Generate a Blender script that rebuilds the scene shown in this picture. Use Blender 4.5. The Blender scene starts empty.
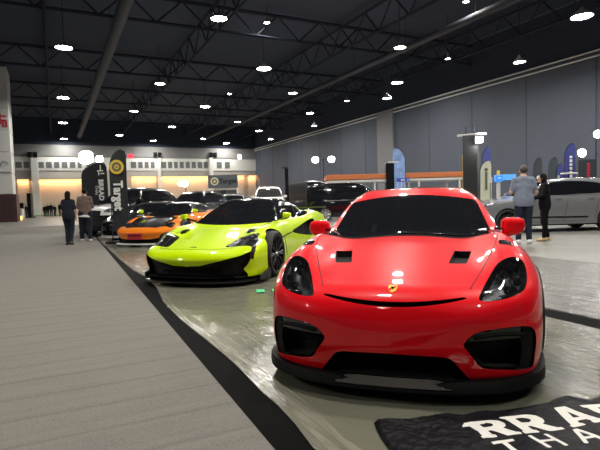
LAMP_W, WORLD, EXPO = 330.0, .08, 0.22
import numpy as np, math, random
# ---------------------------------------------------------------- numeric core
def pch(xs, ys):
    """smooth monotone interpolation through a table"""
    xs = np.asarray(xs, float); ys = np.asarray(ys, float)
    h = np.diff(xs); d = np.diff(ys) / h
    m = np.zeros_like(ys)
    m[0] = d[0]; m[-1] = d[-1]
    for i in range(1, len(xs) - 1):
        if d[i-1] * d[i] > 0:
            w1 = 2*h[i] + h[i-1]; w2 = h[i] + 2*h[i-1]
            m[i] = (w1 + w2) / (w1/d[i-1] + w2/d[i])
    def f(x):
        x = np.clip(x, xs[0], xs[-1])
        i = np.clip(np.searchsorted(xs, x) - 1, 0, len(xs) - 2)
        t = (x - xs[i]) / h[i]
        return ((1+2*t)*(1-t)**2*ys[i] + t*(1-t)**2*h[i]*m[i]
                + t*t*(3-2*t)*ys[i+1] + t*t*(t-1)*h[i]*m[i+1])
    return f

def tab(*pts):
    return pch([p[0] for p in pts], [p[1] for p in pts])

def smax(a, b, k):
    h = np.maximum(k - np.abs(a - b), 0) / k
    return np.maximum(a, b) + h*h*k*0.25

def smin(a, b, k):
    return -smax(-a, -b, k)

def poly_sd(u, v, poly):
    """signed distance to a 2-D polygon, negative inside"""
    poly = np.asarray(poly, float); n = len(poly)
    d = np.full(np.shape(u), 1e9); s = np.ones(np.shape(u))
    for i in range(n):
        a = poly[i]; b = poly[i-1]
        ex, ey = b - a; wx = u - a[0]; wy = v - a[1]
        t = np.clip((wx*ex + wy*ey) / (ex*ex + ey*ey + 1e-12), 0, 1)
        d = np.minimum(d, (wx - ex*t)**2 + (wy - ey*t)**2)
        c1 = v >= a[1]; c2 = v < b[1]; c3 = ex*wy > ey*wx
        s = np.where((c1 & c2 & c3) | (~c1 & ~c2 & ~c3), -s, s)
    return s * np.sqrt(d)

def seg_sd(P, a, b, ra, rb):
    """round cone (tapered capsule)"""
    a = np.asarray(a, float); b = np.asarray(b, float); ab = b - a
    t = np.clip(((P - a) @ ab) / (ab @ ab + 1e-12), 0, 1)
    q = P - a - t[..., None]*ab
    return np.sqrt((q*q).sum(-1)) - (ra + (rb - ra)*t)

def ell_sd(P, c, r):
    q = (P - np.asarray(c, float)) / np.asarray(r, float)
    k = np.sqrt((q*q).sum(-1)) + 1e-9
    return (k - 1) * min(r)

def gradient(f, P, e=2e-3):
    g = np.empty_like(P)
    for i in range(3):
        d = np.zeros(3); d[i] = e
        g[:, i] = (f(P + d) - f(P - d)) / (2*e)
    return g

def polygonize(f, lo, hi, h):
    """surface nets over f<0, vertices pulled onto the surface; -> verts, quads, normals"""
    lo = np.asarray(lo, float); n = np.ceil((np.asarray(hi, float) - lo) / h).astype(int) + 1
    xs = [lo[i] + h*np.arange(n[i]) for i in range(3)]
    V = np.empty(tuple(n), np.float32)
    for i in range(0, n[0], 16):
        G = np.stack(np.meshgrid(xs[0][i:i+16], xs[1], xs[2], indexing='ij'), -1)
        V[i:i+16] = f(G.reshape(-1, 3)).reshape(G.shape[:3])
    S = V < 0
    acc = np.zeros(tuple(n - 1) + (3,), np.float32); cnt = np.zeros(tuple(n - 1), np.float32)
    quads = []
    for ax in range(3):
        o1, o2 = [a for a in range(3) if a != ax]
        A = np.take(S, range(n[ax]-1), ax); B = np.take(S, range(1, n[ax]), ax)
        idx = np.argwhere(A != B)
        if not len(idx): continue
        e = np.zeros(3, int); e[ax] = 1
        va = V[tuple(idx.T)]; vb = V[tuple((idx + e).T)]
        t = va / (va - vb)
        pos = idx.astype(np.float32); pos[:, ax] += t
        for d1 in (0, 1):
            for d2 in (0, 1):
                c = idx.copy(); c[:, o1] -= d1; c[:, o2] -= d2
                ok = ((c >= 0) & (c < n - 1)).all(1)
                np.add.at(acc, tuple(c[ok].T), pos[ok]); np.add.at(cnt, tuple(c[ok].T), 1)
        inn = (idx[:, o1] > 0) & (idx[:, o2] > 0) & (idx[:, o1] < n[o1]-1) & (idx[:, o2] < n[o2]-1)
        idx = idx[inn]; flip = A[tuple(idx.T)]
        q = np.stack([idx]*4, 1)
        q[:, 1, o1] -= 1; q[:, 2, o1] -= 1; q[:, 2, o2] -= 1; q[:, 3, o2] -= 1
        if ax == 1: flip = ~flip
        q[~flip] = q[~flip][:, ::-1]
        quads.append(q)
    ids = np.full(tuple(n - 1), -1, int); act = cnt > 0
    ids[act] = np.arange(act.sum())
    P = (acc[act] / cnt[act][:, None]).astype(float)*h + lo
    Q = np.concatenate([ids[tuple(np.moveaxis(q, -1, 0))] for q in quads])
    P0 = P.copy()
    for _ in range(4):
        g = gradient(f, P); v = f(P)
        st = -v[:, None]*g / ((g*g).sum(1)[:, None] + 1e-6)
        l = np.sqrt((st*st).sum(1))[:, None] + 1e-9
        P = P + st*np.minimum(1, 0.5*h/l)
    D = P - P0; l = np.sqrt((D*D).sum(1))[:, None] + 1e-9
    P = P0 + D*np.minimum(1, 1.2*h/l)
    g = gradient(f, P, 1e-3); N = g / (np.sqrt((g*g).sum(1))[:, None] + 1e-9)
    return P, [tuple(q) for q in Q], N

def clip(mesh, field):
    """split a mesh by a scalar field: returns (inside field<0, outside)"""
    P, F, N = mesh
    s = field(P).astype(float); s[np.abs(s) < 1e-7] = 1e-7
    P = list(map(tuple, P)); N = list(map(tuple, N)); cut = {}
    def mid(a, b):
        k = (a, b) if a < b else (b, a)
        if k not in cut:
            t = s[k[0]] / (s[k[0]] - s[k[1]])
            p = np.array(P[k[0]])*(1-t) + np.array(P[k[1]])*t
            m = np.array(N[k[0]])*(1-t) + np.array(N[k[1]])*t
            P.append(tuple(p)); N.append(tuple(m)); cut[k] = len(P) - 1
        return cut[k]
    ins, out = [], []
    neg = s < 0
    for f in F:
        c = [neg[i] for i in f]
        if all(c): ins.append(f); continue
        if not any(c): out.append(f); continue
        a, b = [], []
        for k, i in enumerate(f):
            j = f[(k+1) % len(f)]
            (a if c[k] else b).append(i)
            if c[k] != c[(k+1) % len(f)]:
                m = mid(i, j); a.append(m); b.append(m)
        if len(a) > 2: ins.append(tuple(a))
        if len(b) > 2: out.append(tuple(b))
    P = np.array(P); N = np.array(N)
    def pack(F):
        if not F: return np.zeros((0, 3)), [], np.zeros((0, 3))
        used = np.unique(np.concatenate([np.array(f) for f in F]))
        mp = np.full(len(P), -1); mp[used] = np.arange(len(used))
        return P[used], [tuple(int(mp[i]) for i in f) for f in F], N[used]
    return pack(ins), pack(out)

def offset(mesh, d):
    P, F, N = mesh
    return P + N*d, F, N

def thicken(mesh, d):
    """offset copy at -d along the normals, joined by a rim wall"""
    P, F, N = mesh; n = len(P)
    if not n: return mesh
    F2 = [tuple(i + n for i in reversed(f)) for f in F]
    cnt = {}
    for f in F:
        for k in range(len(f)):
            cnt[(f[k], f[(k+1) % len(f)])] = 1
    rim = [(b, a, a + n, b + n) for (a, b) in cnt if (b, a) not in cnt]
    return np.vstack([P, P - N*d]), F + F2 + rim, None

def smooth_poly(pts, n=4):
    """closed Catmull-Rom through a polygon"""
    p = np.asarray(pts, float); m = len(p); out = []
    for i in range(m):
        a, b, c, d = p[i-1], p[i], p[(i+1) % m], p[(i+2) % m]
        for k in range(n):
            t = k / n
            out.append(0.5*((2*b) + (c-a)*t + (2*a-5*b+4*c-d)*t*t + (3*b-a-3*c+d)*t**3))
    return np.array(out)
# ---------------------------------------------------------------- vehicle hulls
class Hull: pass
def make_hull(T):
    """body and cabin from tables over the length y (nose at 0), height z and half width x"""
    H = Hull(); g = lambda k, d: T.get(k, d)
    zt, w, yfx = tab(*T['zt']), tab(*T['w']), tab(*T['yfx'])
    fh = tab(*g('fh', [(0, 0), (1, 0)])); sz = tab(*T['sz']); yfz = tab(*T['yfz'])
    L = T['L']; yr = tab(*g('yr', [(.1,.12),(.3,.05),(.5,.02),(.7,0),(.8,.01),(.95,.1)]))
    zc, wc, tap = tab(*T['zc']), tab(*T['wc']), tab(*g('tap', [(0, 0), (1, 0)]))
    fx, fs, crown = g('fx', .67), g('fs', .17), g('crown', .02)
    kts, kf, kc, kj = g('kts', .13), g('kf', .09), g('kc', .09), g('kj', .04)
    bow, zb, c0, c1 = g('bow', .30), g('zb', .11), T['c0'], T['c1']
    def body(P):
        x = np.abs(P[:, 0]); y = P[:, 1]; z = P[:, 2]
        top = z - (zt(y) + fh(y)*np.exp(-((x-fx)/fs)**2) - crown*np.minimum(x/.5, 1.2)**2)
        side = x - (w(y) - sz(z))
        front = (yfx(x)*(1 + .25*np.clip(z-.3, 0, .4)) + yfz(z) - y)*.8
        rear = y - (L - yr(z) - .25*(x/.85)**4)
        q = smax(top, side, kts)
        q = smax(q, front, kf)
        q = smax(q, rear, .10)
        return smax(q, zb - z, .03)
    def cabin(P):
        x = np.abs(P[:, 0]); y = P[:, 1]; z = P[:, 2]
        yy = y - bow*x*x
        top = (z - zc(yy) + .05*x*x)*.86
        side = x - (wc(z) - tap(y))
        return np.maximum(smax(top, side, kc), np.maximum(np.maximum(c0 - y, y - c1), .35 - z))
    H.body, H.cabin, H.wc, H.zc, H.zt, H.w = body, cabin, wc, zc, zt, w
    H.f0 = lambda P: smin(body(P), cabin(P), kj)
    wm = max(p[1] for p in T['w']) + .08; zm = max(p[1] for p in T['zc']) + .08
    H.lo, H.hi = (-wm, -.08, zb - .06), (wm, L + .08, zm)
    return H

RED = dict(L=4.45, c0=1.0, c1=4.3,
    zt=[(-.2,.40),(0,.47),(.05,.56),(.12,.605),(.3,.655),(.6,.725),(.9,.785),(1.2,.83),(1.5,.86),(2,.88),(2.8,.90),(3.4,.93),(4.0,.90),(4.3,.83),(4.5,.70)],
    fh=[(0,0),(.2,.015),(.5,.06),(.8,.088),(1.05,.088),(1.35,.06),(1.7,.03),(2.1,.01),(2.7,.02),(3.3,.07),(3.8,.05),(4.4,0)],
    w=[(0,.80),(.3,.85),(.6,.885),(.95,.897),(1.3,.88),(1.7,.865),(2.2,.865),(2.8,.885),(3.4,.91),(4.0,.885),(4.45,.78)],
    sz=[(.05,.05),(.2,.012),(.35,0),(.55,0),(.72,.02),(.85,.07),(1.0,.16),(1.3,.3)],
    yfz=[(.0,.07),(.1,.05),(.2,.02),(.32,0),(.45,0),(.54,.02),(.60,.06),(.66,.14),(.8,.4)],
    yfx=[(0,0),(.25,.014),(.45,.05),(.6,.11),(.72,.19),(.82,.31),(.90,.52),(1.0,.9)],
    zc=[(.8,.45),(1.2,.72),(1.35,.81),(1.65,.965),(1.9,1.085),(2.05,1.155),(2.2,1.207),(2.4,1.247),(2.65,1.252),(3.0,1.20),(3.5,1.08),(3.9,.97),(4.3,.85),(4.6,.7)],
    wc=[(.6,.80),(.85,.755),(.95,.715),(1.05,.665),(1.15,.60),(1.22,.53),(1.3,.41)],
    tap=[(1.2,0),(2.6,0),(3.2,.05),(4.4,.35)])
LIME = dict(L=4.6, c0=.95, c1=4.3, bow=.36, fx=.73, fs=.18, crown=.03, kts=.12, kf=.07, zb=.10,
    zt=[(-.2,.36),(0,.40),(.05,.45),(.15,.50),(.4,.57),(.8,.66),(1.2,.74),(1.6,.80),(2.2,.84),(3,.90),(3.6,.93),(4.2,.90),(4.6,.8)],
    fh=[(0,0),(.3,.01),(.8,.06),(1.1,.09),(1.5,.06),(2,.02),(2.6,.03),(3.4,.08),(4,.06),(4.6,0)],
    w=[(0,.85),(.3,.90),(.8,.95),(1.1,.962),(1.5,.94),(2,.92),(2.6,.93),(3.3,.985),(4.2,.96),(4.6,.85)],
    sz=[(.05,.04),(.2,.01),(.4,0),(.6,.01),(.75,.05),(.9,.10),(1,.17),(1.2,.3)],
    yfz=[(0,.10),(.1,.06),(.2,.06),(.3,.03),(.38,0),(.44,.02),(.5,.09),(.6,.4)],
    yfx=[(0,0),(.3,.02),(.5,.06),(.7,.16),(.82,.28),(.9,.45),(.97,.8)],
    zc=[(.8,.4),(1.1,.66),(1.3,.77),(1.7,.95),(2.1,1.12),(2.35,1.185),(2.6,1.19),(3.0,1.13),(3.5,1.0),(4,.85),(4.4,.7)],
    wc=[(.6,.84),(.8,.78),(.9,.71),(1.0,.63),(1.1,.54),(1.18,.44),(1.25,.3)],
    tap=[(1.2,0),(2.6,0),(3.2,.05),(4.4,.35)])
import bpy, bmesh
from mathutils import Vector, Matrix, Euler
random.seed(7)
SC = bpy.context.scene
COL = SC.collection
PI = math.pi
R = math.radians
# ---------------------------------------------------------------- camera (hall axes: +y runs down the hall)
CAM_H, PITCH, ROLL, FPX, YAWC = 1.17, R(2.92), R(1.6), 490.0, R(26.5)
def cam_axes():
    f = np.array([0, math.cos(PITCH), -math.sin(PITCH)])
    r0 = np.array([1., 0, 0]); u0 = np.cross(r0, f)
    r = math.cos(ROLL)*r0 - math.sin(ROLL)*u0; u = math.sin(ROLL)*r0 + math.cos(ROLL)*u0
    c, s = math.cos(YAWC), math.sin(YAWC)
    M = np.array([[c, s, 0], [-s, c, 0], [0, 0, 1]])
    return M @ r, M @ u, M @ f
CR, CU, CF = cam_axes()
cd = bpy.data.cameras.new('camera'); cam = bpy.data.objects.new('camera', cd); COL.objects.link(cam)
cam.matrix_world = Matrix(((CR[0], CU[0], -CF[0], 0), (CR[1], CU[1], -CF[1], 0), (CR[2], CU[2], -CF[2], CAM_H), (0, 0, 0, 1)))
cd.sensor_width = 36.0; cd.lens = FPX/600*36; cd.clip_end = 400; cd.clip_start = .05
SC.camera = cam
def at_z(px, py, z=0.0):
    """hall point at height z seen in direction (px, py) of the photograph"""
    d = CF + CR*(px - 300)/FPX - CU*(py - 225)/FPX
    t = (z - CAM_H)/d[2]
    return Vector((d[0]*t, d[1]*t, z))
def at_d(px, py, depth):
    d = CF + CR*(px - 300)/FPX - CU*(py - 225)/FPX
    return Vector(tuple(d*depth + np.array([0, 0, CAM_H])))
def cam2hall(x, y):
    c, s = math.cos(YAWC), math.sin(YAWC)
    return (x*c + y*s, -x*s + y*c)

# ---------------------------------------------------------------- materials
MATS = {}
def mat(name, col, rough=.5, metal=0.0, coat=0.0, emit=None, estr=0.0, var=0.0, vscale=8.0, bump=0.0, bscale=40.0, alpha=1.0, spec=.5, stretch=(1,1,1), coatrough=.03):
    if name in MATS: return MATS[name]
    m = bpy.data.materials.new(name); m.use_nodes = True
    nt = m.node_tree; b = nt.nodes['Principled BSDF']; N = nt.nodes.new; Lk = nt.links.new
    b.inputs['Base Color'].default_value = (*col, 1); b.inputs['Roughness'].default_value = rough
    b.inputs['Metallic'].default_value = metal; b.inputs['Coat Weight'].default_value = coat
    b.inputs['Coat Roughness'].default_value = coatrough
    b.inputs['Alpha'].default_value = alpha; b.inputs['Specular IOR Level'].default_value = spec
    if emit: b.inputs['Emission Color'].default_value = (*emit, 1); b.inputs['Emission Strength'].default_value = estr
    tc = N('ShaderNodeTexCoord'); mp = N('ShaderNodeMapping'); mp.inputs['Scale'].default_value = stretch
    Lk(tc.outputs['Object'], mp.inputs[0])
    if var:
        n = N('ShaderNodeTexNoise'); n.inputs['Scale'].default_value = vscale; n.inputs['Detail'].default_value = 5
        Lk(mp.outputs[0], n.inputs['Vector'])
        r = N('ShaderNodeMapRange'); r.inputs['From Min'].default_value = .3; r.inputs['From Max'].default_value = .7
        r.inputs['To Min'].default_value = 1 - var; r.inputs['To Max'].default_value = 1 + var
        Lk(n.outputs['Fac'], r.inputs['Value'])
        v = N('ShaderNodeVectorMath'); v.operation = 'SCALE'; v.inputs[0].default_value = col
        Lk(r.outputs[0], v.inputs['Scale']); Lk(v.outputs[0], b.inputs['Base Color'])
    if bump:
        n = N('ShaderNodeTexNoise'); n.inputs['Scale'].default_value = bscale; n.inputs['Detail'].default_value = 6
        Lk(mp.outputs[0], n.inputs['Vector'])
        q = N('ShaderNodeBump'); q.inputs['Strength'].default_value = bump; q.inputs['Distance'].default_value = .02
        Lk(n.outputs['Fac'], q.inputs['Height']); Lk(q.outputs[0], b.inputs['Normal'])
    MATS[name] = m
    return m

# ---------------------------------------------------------------- objects
def tag(o, label=None, cat=None, group=None, kind=None):
    if label: o['label'] = label
    if cat: o['category'] = cat
    if group: o['group'] = group
    if kind: o['kind'] = kind
    return o
def thing(name, label, cat, loc=(0, 0, 0), rz=0.0, group=None):
    o = bpy.data.objects.new(name, None); COL.objects.link(o)
    o.location = loc; o.rotation_euler = (0, 0, rz); o.empty_display_size = .1
    return tag(o, label, cat, group)
def link(name, me, m, parent=None, label=None):
    o = bpy.data.objects.new(name, me); COL.objects.link(o)
    if m is not None and not len(me.materials): me.materials.append(m)
    if parent: o.parent = parent
    if label: o['label'] = label
    return o
def surf(name, mesh, m, parent=None, label=None, smooth=True):
    """object from (verts, faces, normals)"""
    P, F, Nn = mesh
    if not len(F): return None
    me = bpy.data.meshes.new(name)
    me.from_pydata([tuple(map(float, p)) for p in P], [], [tuple(map(int, f)) for f in F]); me.update()
    if smooth: me.polygons.foreach_set('use_smooth', [True]*len(me.polygons))
    if Nn is not None and len(Nn): me.normals_split_custom_set_from_vertices([tuple(map(float, n)) for n in Nn])
    return link(name, me, m, parent, label)
class MB:
    """collects simple solids, links them as one mesh"""
    def __init__(s): s.b = bmesh.new()
    def box(s, c, d, rot=None, bev=0.0, rz=0.0):
        r = bmesh.ops.create_cube(s.b, size=1.0); vs = r['verts']
        bmesh.ops.scale(s.b, vec=d, verts=vs)
        if bev:
            es = list({e for v in vs for e in v.link_edges})
            k = bmesh.ops.bevel(s.b, geom=es, offset=min(bev, min(d)*.45), segments=2, profile=.5, affect='EDGES')
            vs = list({v for f in k['faces'] for v in f.verts} | {v for v in vs if v.is_valid})
        M = Matrix.Translation(c) @ (rot.to_4x4() if rot is not None else Matrix.Rotation(rz, 4, 'Z'))
        bmesh.ops.transform(s.b, matrix=M, verts=vs); return s
    def tube(s, pts, r, n=8, cap=True, r2=None):
        pts = [Vector(p) for p in pts]; rings = []
        m = len(pts)
        t0 = (pts[1]-pts[0]).normalized(); up = Vector((0,0,1)) if abs(t0.z) < .9 else Vector((1,0,0))
        for i, p in enumerate(pts):
            t = (pts[min(i+1, m-1)] - pts[max(i-1, 0)]).normalized()
            a = t.cross(up).normalized(); b = a.cross(t)
            q = r if r2 is None else r + (r2 - r)*i/(m-1)
            rings.append([s.b.verts.new(p + (a*math.cos(k*2*PI/n) + b*math.sin(k*2*PI/n))*q) for k in range(n)])
        for A, B in zip(rings, rings[1:]):
            for k in range(n): s.b.faces.new((A[k], A[(k+1) % n], B[(k+1) % n], B[k]))
        if cap: s.b.faces.new(rings[0][::-1]); s.b.faces.new(rings[-1])
        return s
    def lathe(s, prof, axis='Z', c=(0,0,0), n=32):
        """profile of (radius, height)"""
        ax = {'Z': lambda r, h, a: (r*math.cos(a), r*math.sin(a), h), 'X': lambda r, h, a: (h, r*math.cos(a), r*math.sin(a)),
              'Y': lambda r, h, a: (r*math.cos(a), h, r*math.sin(a))}[axis]
        rings = [[s.b.verts.new(Vector(ax(max(r, 1e-4), h, k*2*PI/n)) + Vector(c)) for k in range(n)] for r, h in prof]
        for A, B in zip(rings, rings[1:]):
            for k in range(n): s.b.faces.new((A[k], A[(k+1) % n], B[(k+1) % n], B[k]))
        return s
    def prism(s, poly, h, M=None):
        """polygon in xy, extruded to height h along z"""
        a = [s.b.verts.new((p[0], p[1], 0)) for p in poly]; b = [s.b.verts.new((p[0], p[1], h)) for p in poly]
        n = len(poly)
        s.b.faces.new(a[::-1]); s.b.faces.new(b)
        for k in range(n): s.b.faces.new((a[k], a[(k+1) % n], b[(k+1) % n], b[k]))
        if M is not None: bmesh.ops.transform(s.b, matrix=M, verts=a+b)
        return s
    def loft(s, secs, close=True, cap=True):
        rings = [[s.b.verts.new(p) for p in q] for q in secs]; n = len(rings[0])
        for A, B in zip(rings, rings[1:]):
            for k in range(n if close else n-1): s.b.faces.new((A[k], A[(k+1) % n], B[(k+1) % n], B[k]))
        if cap and close: s.b.faces.new(rings[0][::-1]); s.b.faces.new(rings[-1])
        return s
    def build(s, name, m, parent=None, label=None, smooth=False, loc=None):
        bmesh.ops.recalc_face_normals(s.b, faces=s.b.faces)
        me = bpy.data.meshes.new(name); s.b.to_mesh(me); s.b.free()
        if smooth:
            me.polygons.foreach_set('use_smooth', [True]*len(me.polygons))
            try: me.set_sharp_from_angle(angle=R(40))
            except Exception: pass
        o = link(name, me, m, parent, label)
        if loc is not None: o.location = loc
        return o
def copy_tree(o, parent=None):
    c = o.copy(); COL.objects.link(c)
    if parent is not None: c.parent = parent
    for ch in list(o.children): copy_tree(ch, c)
    return c
def struct(o):
    o['kind'] = 'structure'; return o

def text_polys(body, height, bold=0.0):
    """outline polygons of a line of built-in lettering, cap height scaled to height"""
    cu = bpy.data.curves.new('lettering', 'FONT'); cu.body = body; cu.size = 1.0; cu.offset = bold; cu.resolution_u = 3; cu.fill_mode = 'FRONT'
    return cu
def text_mesh(body, height, depth=.002, bold=0.0, sx=1.0, align='CENTER', extrude=True):
    cu = bpy.data.curves.new('lettering', 'FONT'); cu.body = body; cu.size = height/.7; cu.offset = bold; cu.resolution_u = 3
    cu.align_x = align; cu.extrude = depth/2 if extrude else 0
    o = bpy.data.objects.new('lettering', cu); COL.objects.link(o)
    me = bpy.data.meshes.new_from_object(o.evaluated_get(bpy.context.evaluated_depsgraph_get()))
    bpy.data.objects.remove(o); bpy.data.curves.remove(cu)
    me.transform(Matrix.Diagonal((sx, 1, 1, 1)))
    me.materials.clear()
    return me
# ---------------------------------------------------------------- shared materials for vehicles
M_BLK = mat('black_gloss_trim', (.006,.006,.007), .18, coat=.6, var=.2)
M_MATT = mat('black_matt_plastic', (.0045,.0045,.005), .6, var=.2, spec=.15)
M_VOID = mat('dark_intake_mesh', (.004,.004,.004), .8, bump=.4, bscale=120)
M_TYRE = mat('tyre_rubber', (.011,.011,.012), .7, bump=.2, bscale=90)
M_RIMB = mat('satin_black_rim', (.015,.015,.017), .3, metal=.7, var=.1)
M_RIMS = mat('silver_rim', (.62,.63,.65), .28, metal=.9, var=.1)
M_DISC = mat('brake_steel', (.35,.34,.33), .4, metal=1, var=.1)
M_CHROME = mat('bright_metal', (.8,.8,.82), .15, metal=1, var=.05)
M_LAMP = mat('lamp_reflector', (.55,.57,.6), .12, metal=.9, var=.2, vscale=60)
M_BOWL = mat('headlamp_bowl', (.075,.077,.085), .3, metal=.5, var=.6, vscale=26)
M_SEAM = mat('panel_gap_shadow', (.01,.006,.006), .8, var=.1)
def glass_mat(name, tint, alpha):
    """tinted glazing: part clear, part dark, glossy coat"""
    m = bpy.data.materials.new(name); m.use_nodes = True; nt = m.node_tree; nt.nodes.clear(); N = nt.nodes.new; Lk = nt.links.new
    out = N('ShaderNodeOutputMaterial'); p = N('ShaderNodeBsdfPrincipled'); t = N('ShaderNodeBsdfTransparent'); mx = N('ShaderNodeMixShader')
    p.inputs['Base Color'].default_value = (*tint, 1); p.inputs['Roughness'].default_value = .04; p.inputs['Coat Weight'].default_value = .5
    t.inputs[0].default_value = (*[min(1, c*6 + .35) for c in tint], 1)
    tc = N('ShaderNodeTexCoord'); n = N('ShaderNodeTexNoise'); n.inputs['Scale'].default_value = 3
    r = N('ShaderNodeMapRange'); r.inputs['To Min'].default_value = alpha - .03; r.inputs['To Max'].default_value = alpha + .03
    Lk(tc.outputs['Object'], n.inputs['Vector']); Lk(n.outputs['Fac'], r.inputs['Value']); Lk(r.outputs[0], mx.inputs[0])
    Lk(t.outputs[0], mx.inputs[1]); Lk(p.outputs[0], mx.inputs[2]); Lk(mx.outputs[0], out.inputs[0])
    return m
M_GLASS = glass_mat('tinted_car_glass', (.010,.011,.014), .80)
M_LENS = glass_mat('smoked_headlamp_lens', (.012,.012,.013), .16)
def paint(name, col, rough=.3, flake=0.0):
    return mat(name, col, rough, metal=flake, coat=1.0, var=.02, vscale=3, coatrough=.03, spec=.08)

def recess(piece, depth, d=None):
    """floor and walls of a pocket pressed into the body where piece was cut out"""
    P, F, N = piece; n = len(P)
    if not n: return piece
    Q = P - N*depth if d is None else P + np.asarray(d, float)*depth
    cnt = {}
    for f in F:
        for k in range(len(f)): cnt[(f[k], f[(k+1) % len(f)])] = 1
    rim = [(a, b, b + n, a + n) for (a, b) in cnt if (b, a) not in cnt]
    return np.vstack([P, Q]), [tuple(i + n for i in f) for f in F] + rim, None

def on_surface(f, pts, axis, start, step=.01, nmax=400, lift=.0):
    """drop points along an axis direction onto the surface f = 0"""
    P = np.array(pts, float); d = np.array(axis, float); P = P + d*start
    live = np.ones(len(P), bool)
    for _ in range(nmax):
        v = f(P); live &= v > 0
        if not live.any(): break
        P[live] += d*np.clip(v[live], 1e-4, step)[:, None]
    for _ in range(6):
        g = gradient(f, P); P -= f(P)[:, None]*g/((g*g).sum(1)[:, None] + 1e-9)
    g = gradient(f, P); g /= np.sqrt((g*g).sum(1))[:, None] + 1e-9
    return P + g*lift, g

def ribbon(P, N, wid, thick=.002):
    """narrow strip lying along points P of a surface with normals N"""
    T = np.gradient(P, axis=0); S = np.cross(T, N); S /= np.sqrt((S*S).sum(1))[:, None] + 1e-9
    a = P + S*wid/2; b = P - S*wid/2; n = len(P)
    V = np.vstack([a - N*thick, a + N*thick, b + N*thick, b - N*thick])
    F = []
    for i in range(n-1):
        for k in range(4):
            k2 = (k+1) % 4
            F.append((k*n+i, k*n+i+1, k2*n+i+1, k2*n+i))
    F += [(0, n, 2*n, 3*n), (n-1, 4*n-1, 3*n-1, 2*n-1)]
    return V, F, None

def dense(pts, n=12):
    p = np.array(pts, float); out = []
    for i in range(len(p)-1):
        for k in range(n): out.append(p[i] + (p[i+1]-p[i])*k/n)
    out.append(p[-1]); return np.array(out)

def make_wheel(parent, x, y, R_=.345, wid=.25, rim_r=.255, mrim=None, spokes=10, cap=None, twin=True):
    """one wheel: tyre with rim, disc and hub; outer face towards sign of x"""
    s = 1 if x > 0 else -1
    t = MB(); hw = wid/2
    t.lathe([(rim_r, -hw+.01), (rim_r+.02, -hw), (R_-.03, -hw), (R_-.006, -hw+.025), (R_, -hw+.05), (R_, -.04), (R_-.008, -.036), (R_-.008, -.03), (R_, -.026),
             (R_, .026), (R_-.008, .03), (R_-.008, .036), (R_, .04), (R_, hw-.05), (R_-.006, hw-.025), (R_-.03, hw), (rim_r+.02, hw), (rim_r, hw-.01)], 'X', n=48)
    w = t.build('wheel', M_TYRE, parent, smooth=True); w.location = (x, y, R_)
    r = MB(); o = s*hw
    r.lathe([(rim_r, -s*hw*.9), (rim_r-.012, -s*hw*.8), (rim_r-.02, 0), (rim_r-.012, o*.85), (rim_r+.006, o*.98), (rim_r+.008, o*.9), (rim_r, o*.8)], 'X', n=48)
    for k in range(spokes):
        a = 2*PI*k/spokes
        for da in ((-.09, .09) if twin else (0,)):
            p0 = Vector((o*.72, math.cos(a)*.05, math.sin(a)*.05)); p1 = Vector((o*.86, math.cos(a+da)*(rim_r-.01), math.sin(a+da)*(rim_r-.01)))
            r.tube([p0, p0.lerp(p1, .5) + Vector((s*.012, 0, 0)), p1], .016 if twin else .026, 6)
    r.lathe([(.001, o*.86), (.06, o*.84), (.07, o*.7), (.07, o*.3)], 'X', n=20)
    r.build('rim', mrim or M_RIMB, w, smooth=True)
    d = MB(); d.lathe([(.07, o*.18), (rim_r*.72, o*.18), (rim_r*.74, o*.08), (rim_r*.74, -o*.02), (.07, -o*.02)], 'X', n=32); d.build('brake_disc', M_DISC, w, smooth=True)
    c = MB(); c.lathe([(.001, o*.9), (.026, o*.89), (.03, o*.84)], 'X', n=16); c.build('hub_cap', cap or M_CHROME, w, smooth=True)
    return w

def arch_cut(mesh, wy, wz, rad, xmin):
    fld = lambda P: np.maximum(np.sqrt((P[:, 1]-wy)**2 + (P[:, 2]-wz)**2) - rad, xmin - np.abs(P[:, 0]))
    return clip(mesh, fld)
def arch_liner(piece, depth=.3):
    P, F, N = piece
    if not len(P): return piece
    out = []
    n = len(P); Q = P.copy(); Q[:, 0] -= np.sign(P[:, 0])*depth
    cnt = {}
    for f in F:
        for k in range(len(f)): cnt[(f[k], f[(k+1) % len(f)])] = 1
    rim = [(a, b, b + n, a + n) for (a, b) in cnt if (b, a) not in cnt]
    return np.vstack([P, Q]), [tuple(i + n for i in f) for f in F] + rim, None
def mirror_poly(p):
    return [(-a, b) for a, b in p][::-1]
def both(p):
    """field of a polygon in (|x|, v)"""
    p = np.asarray(p, float)
    return lambda x, v: poly_sd(np.abs(x), v, p)
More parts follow.
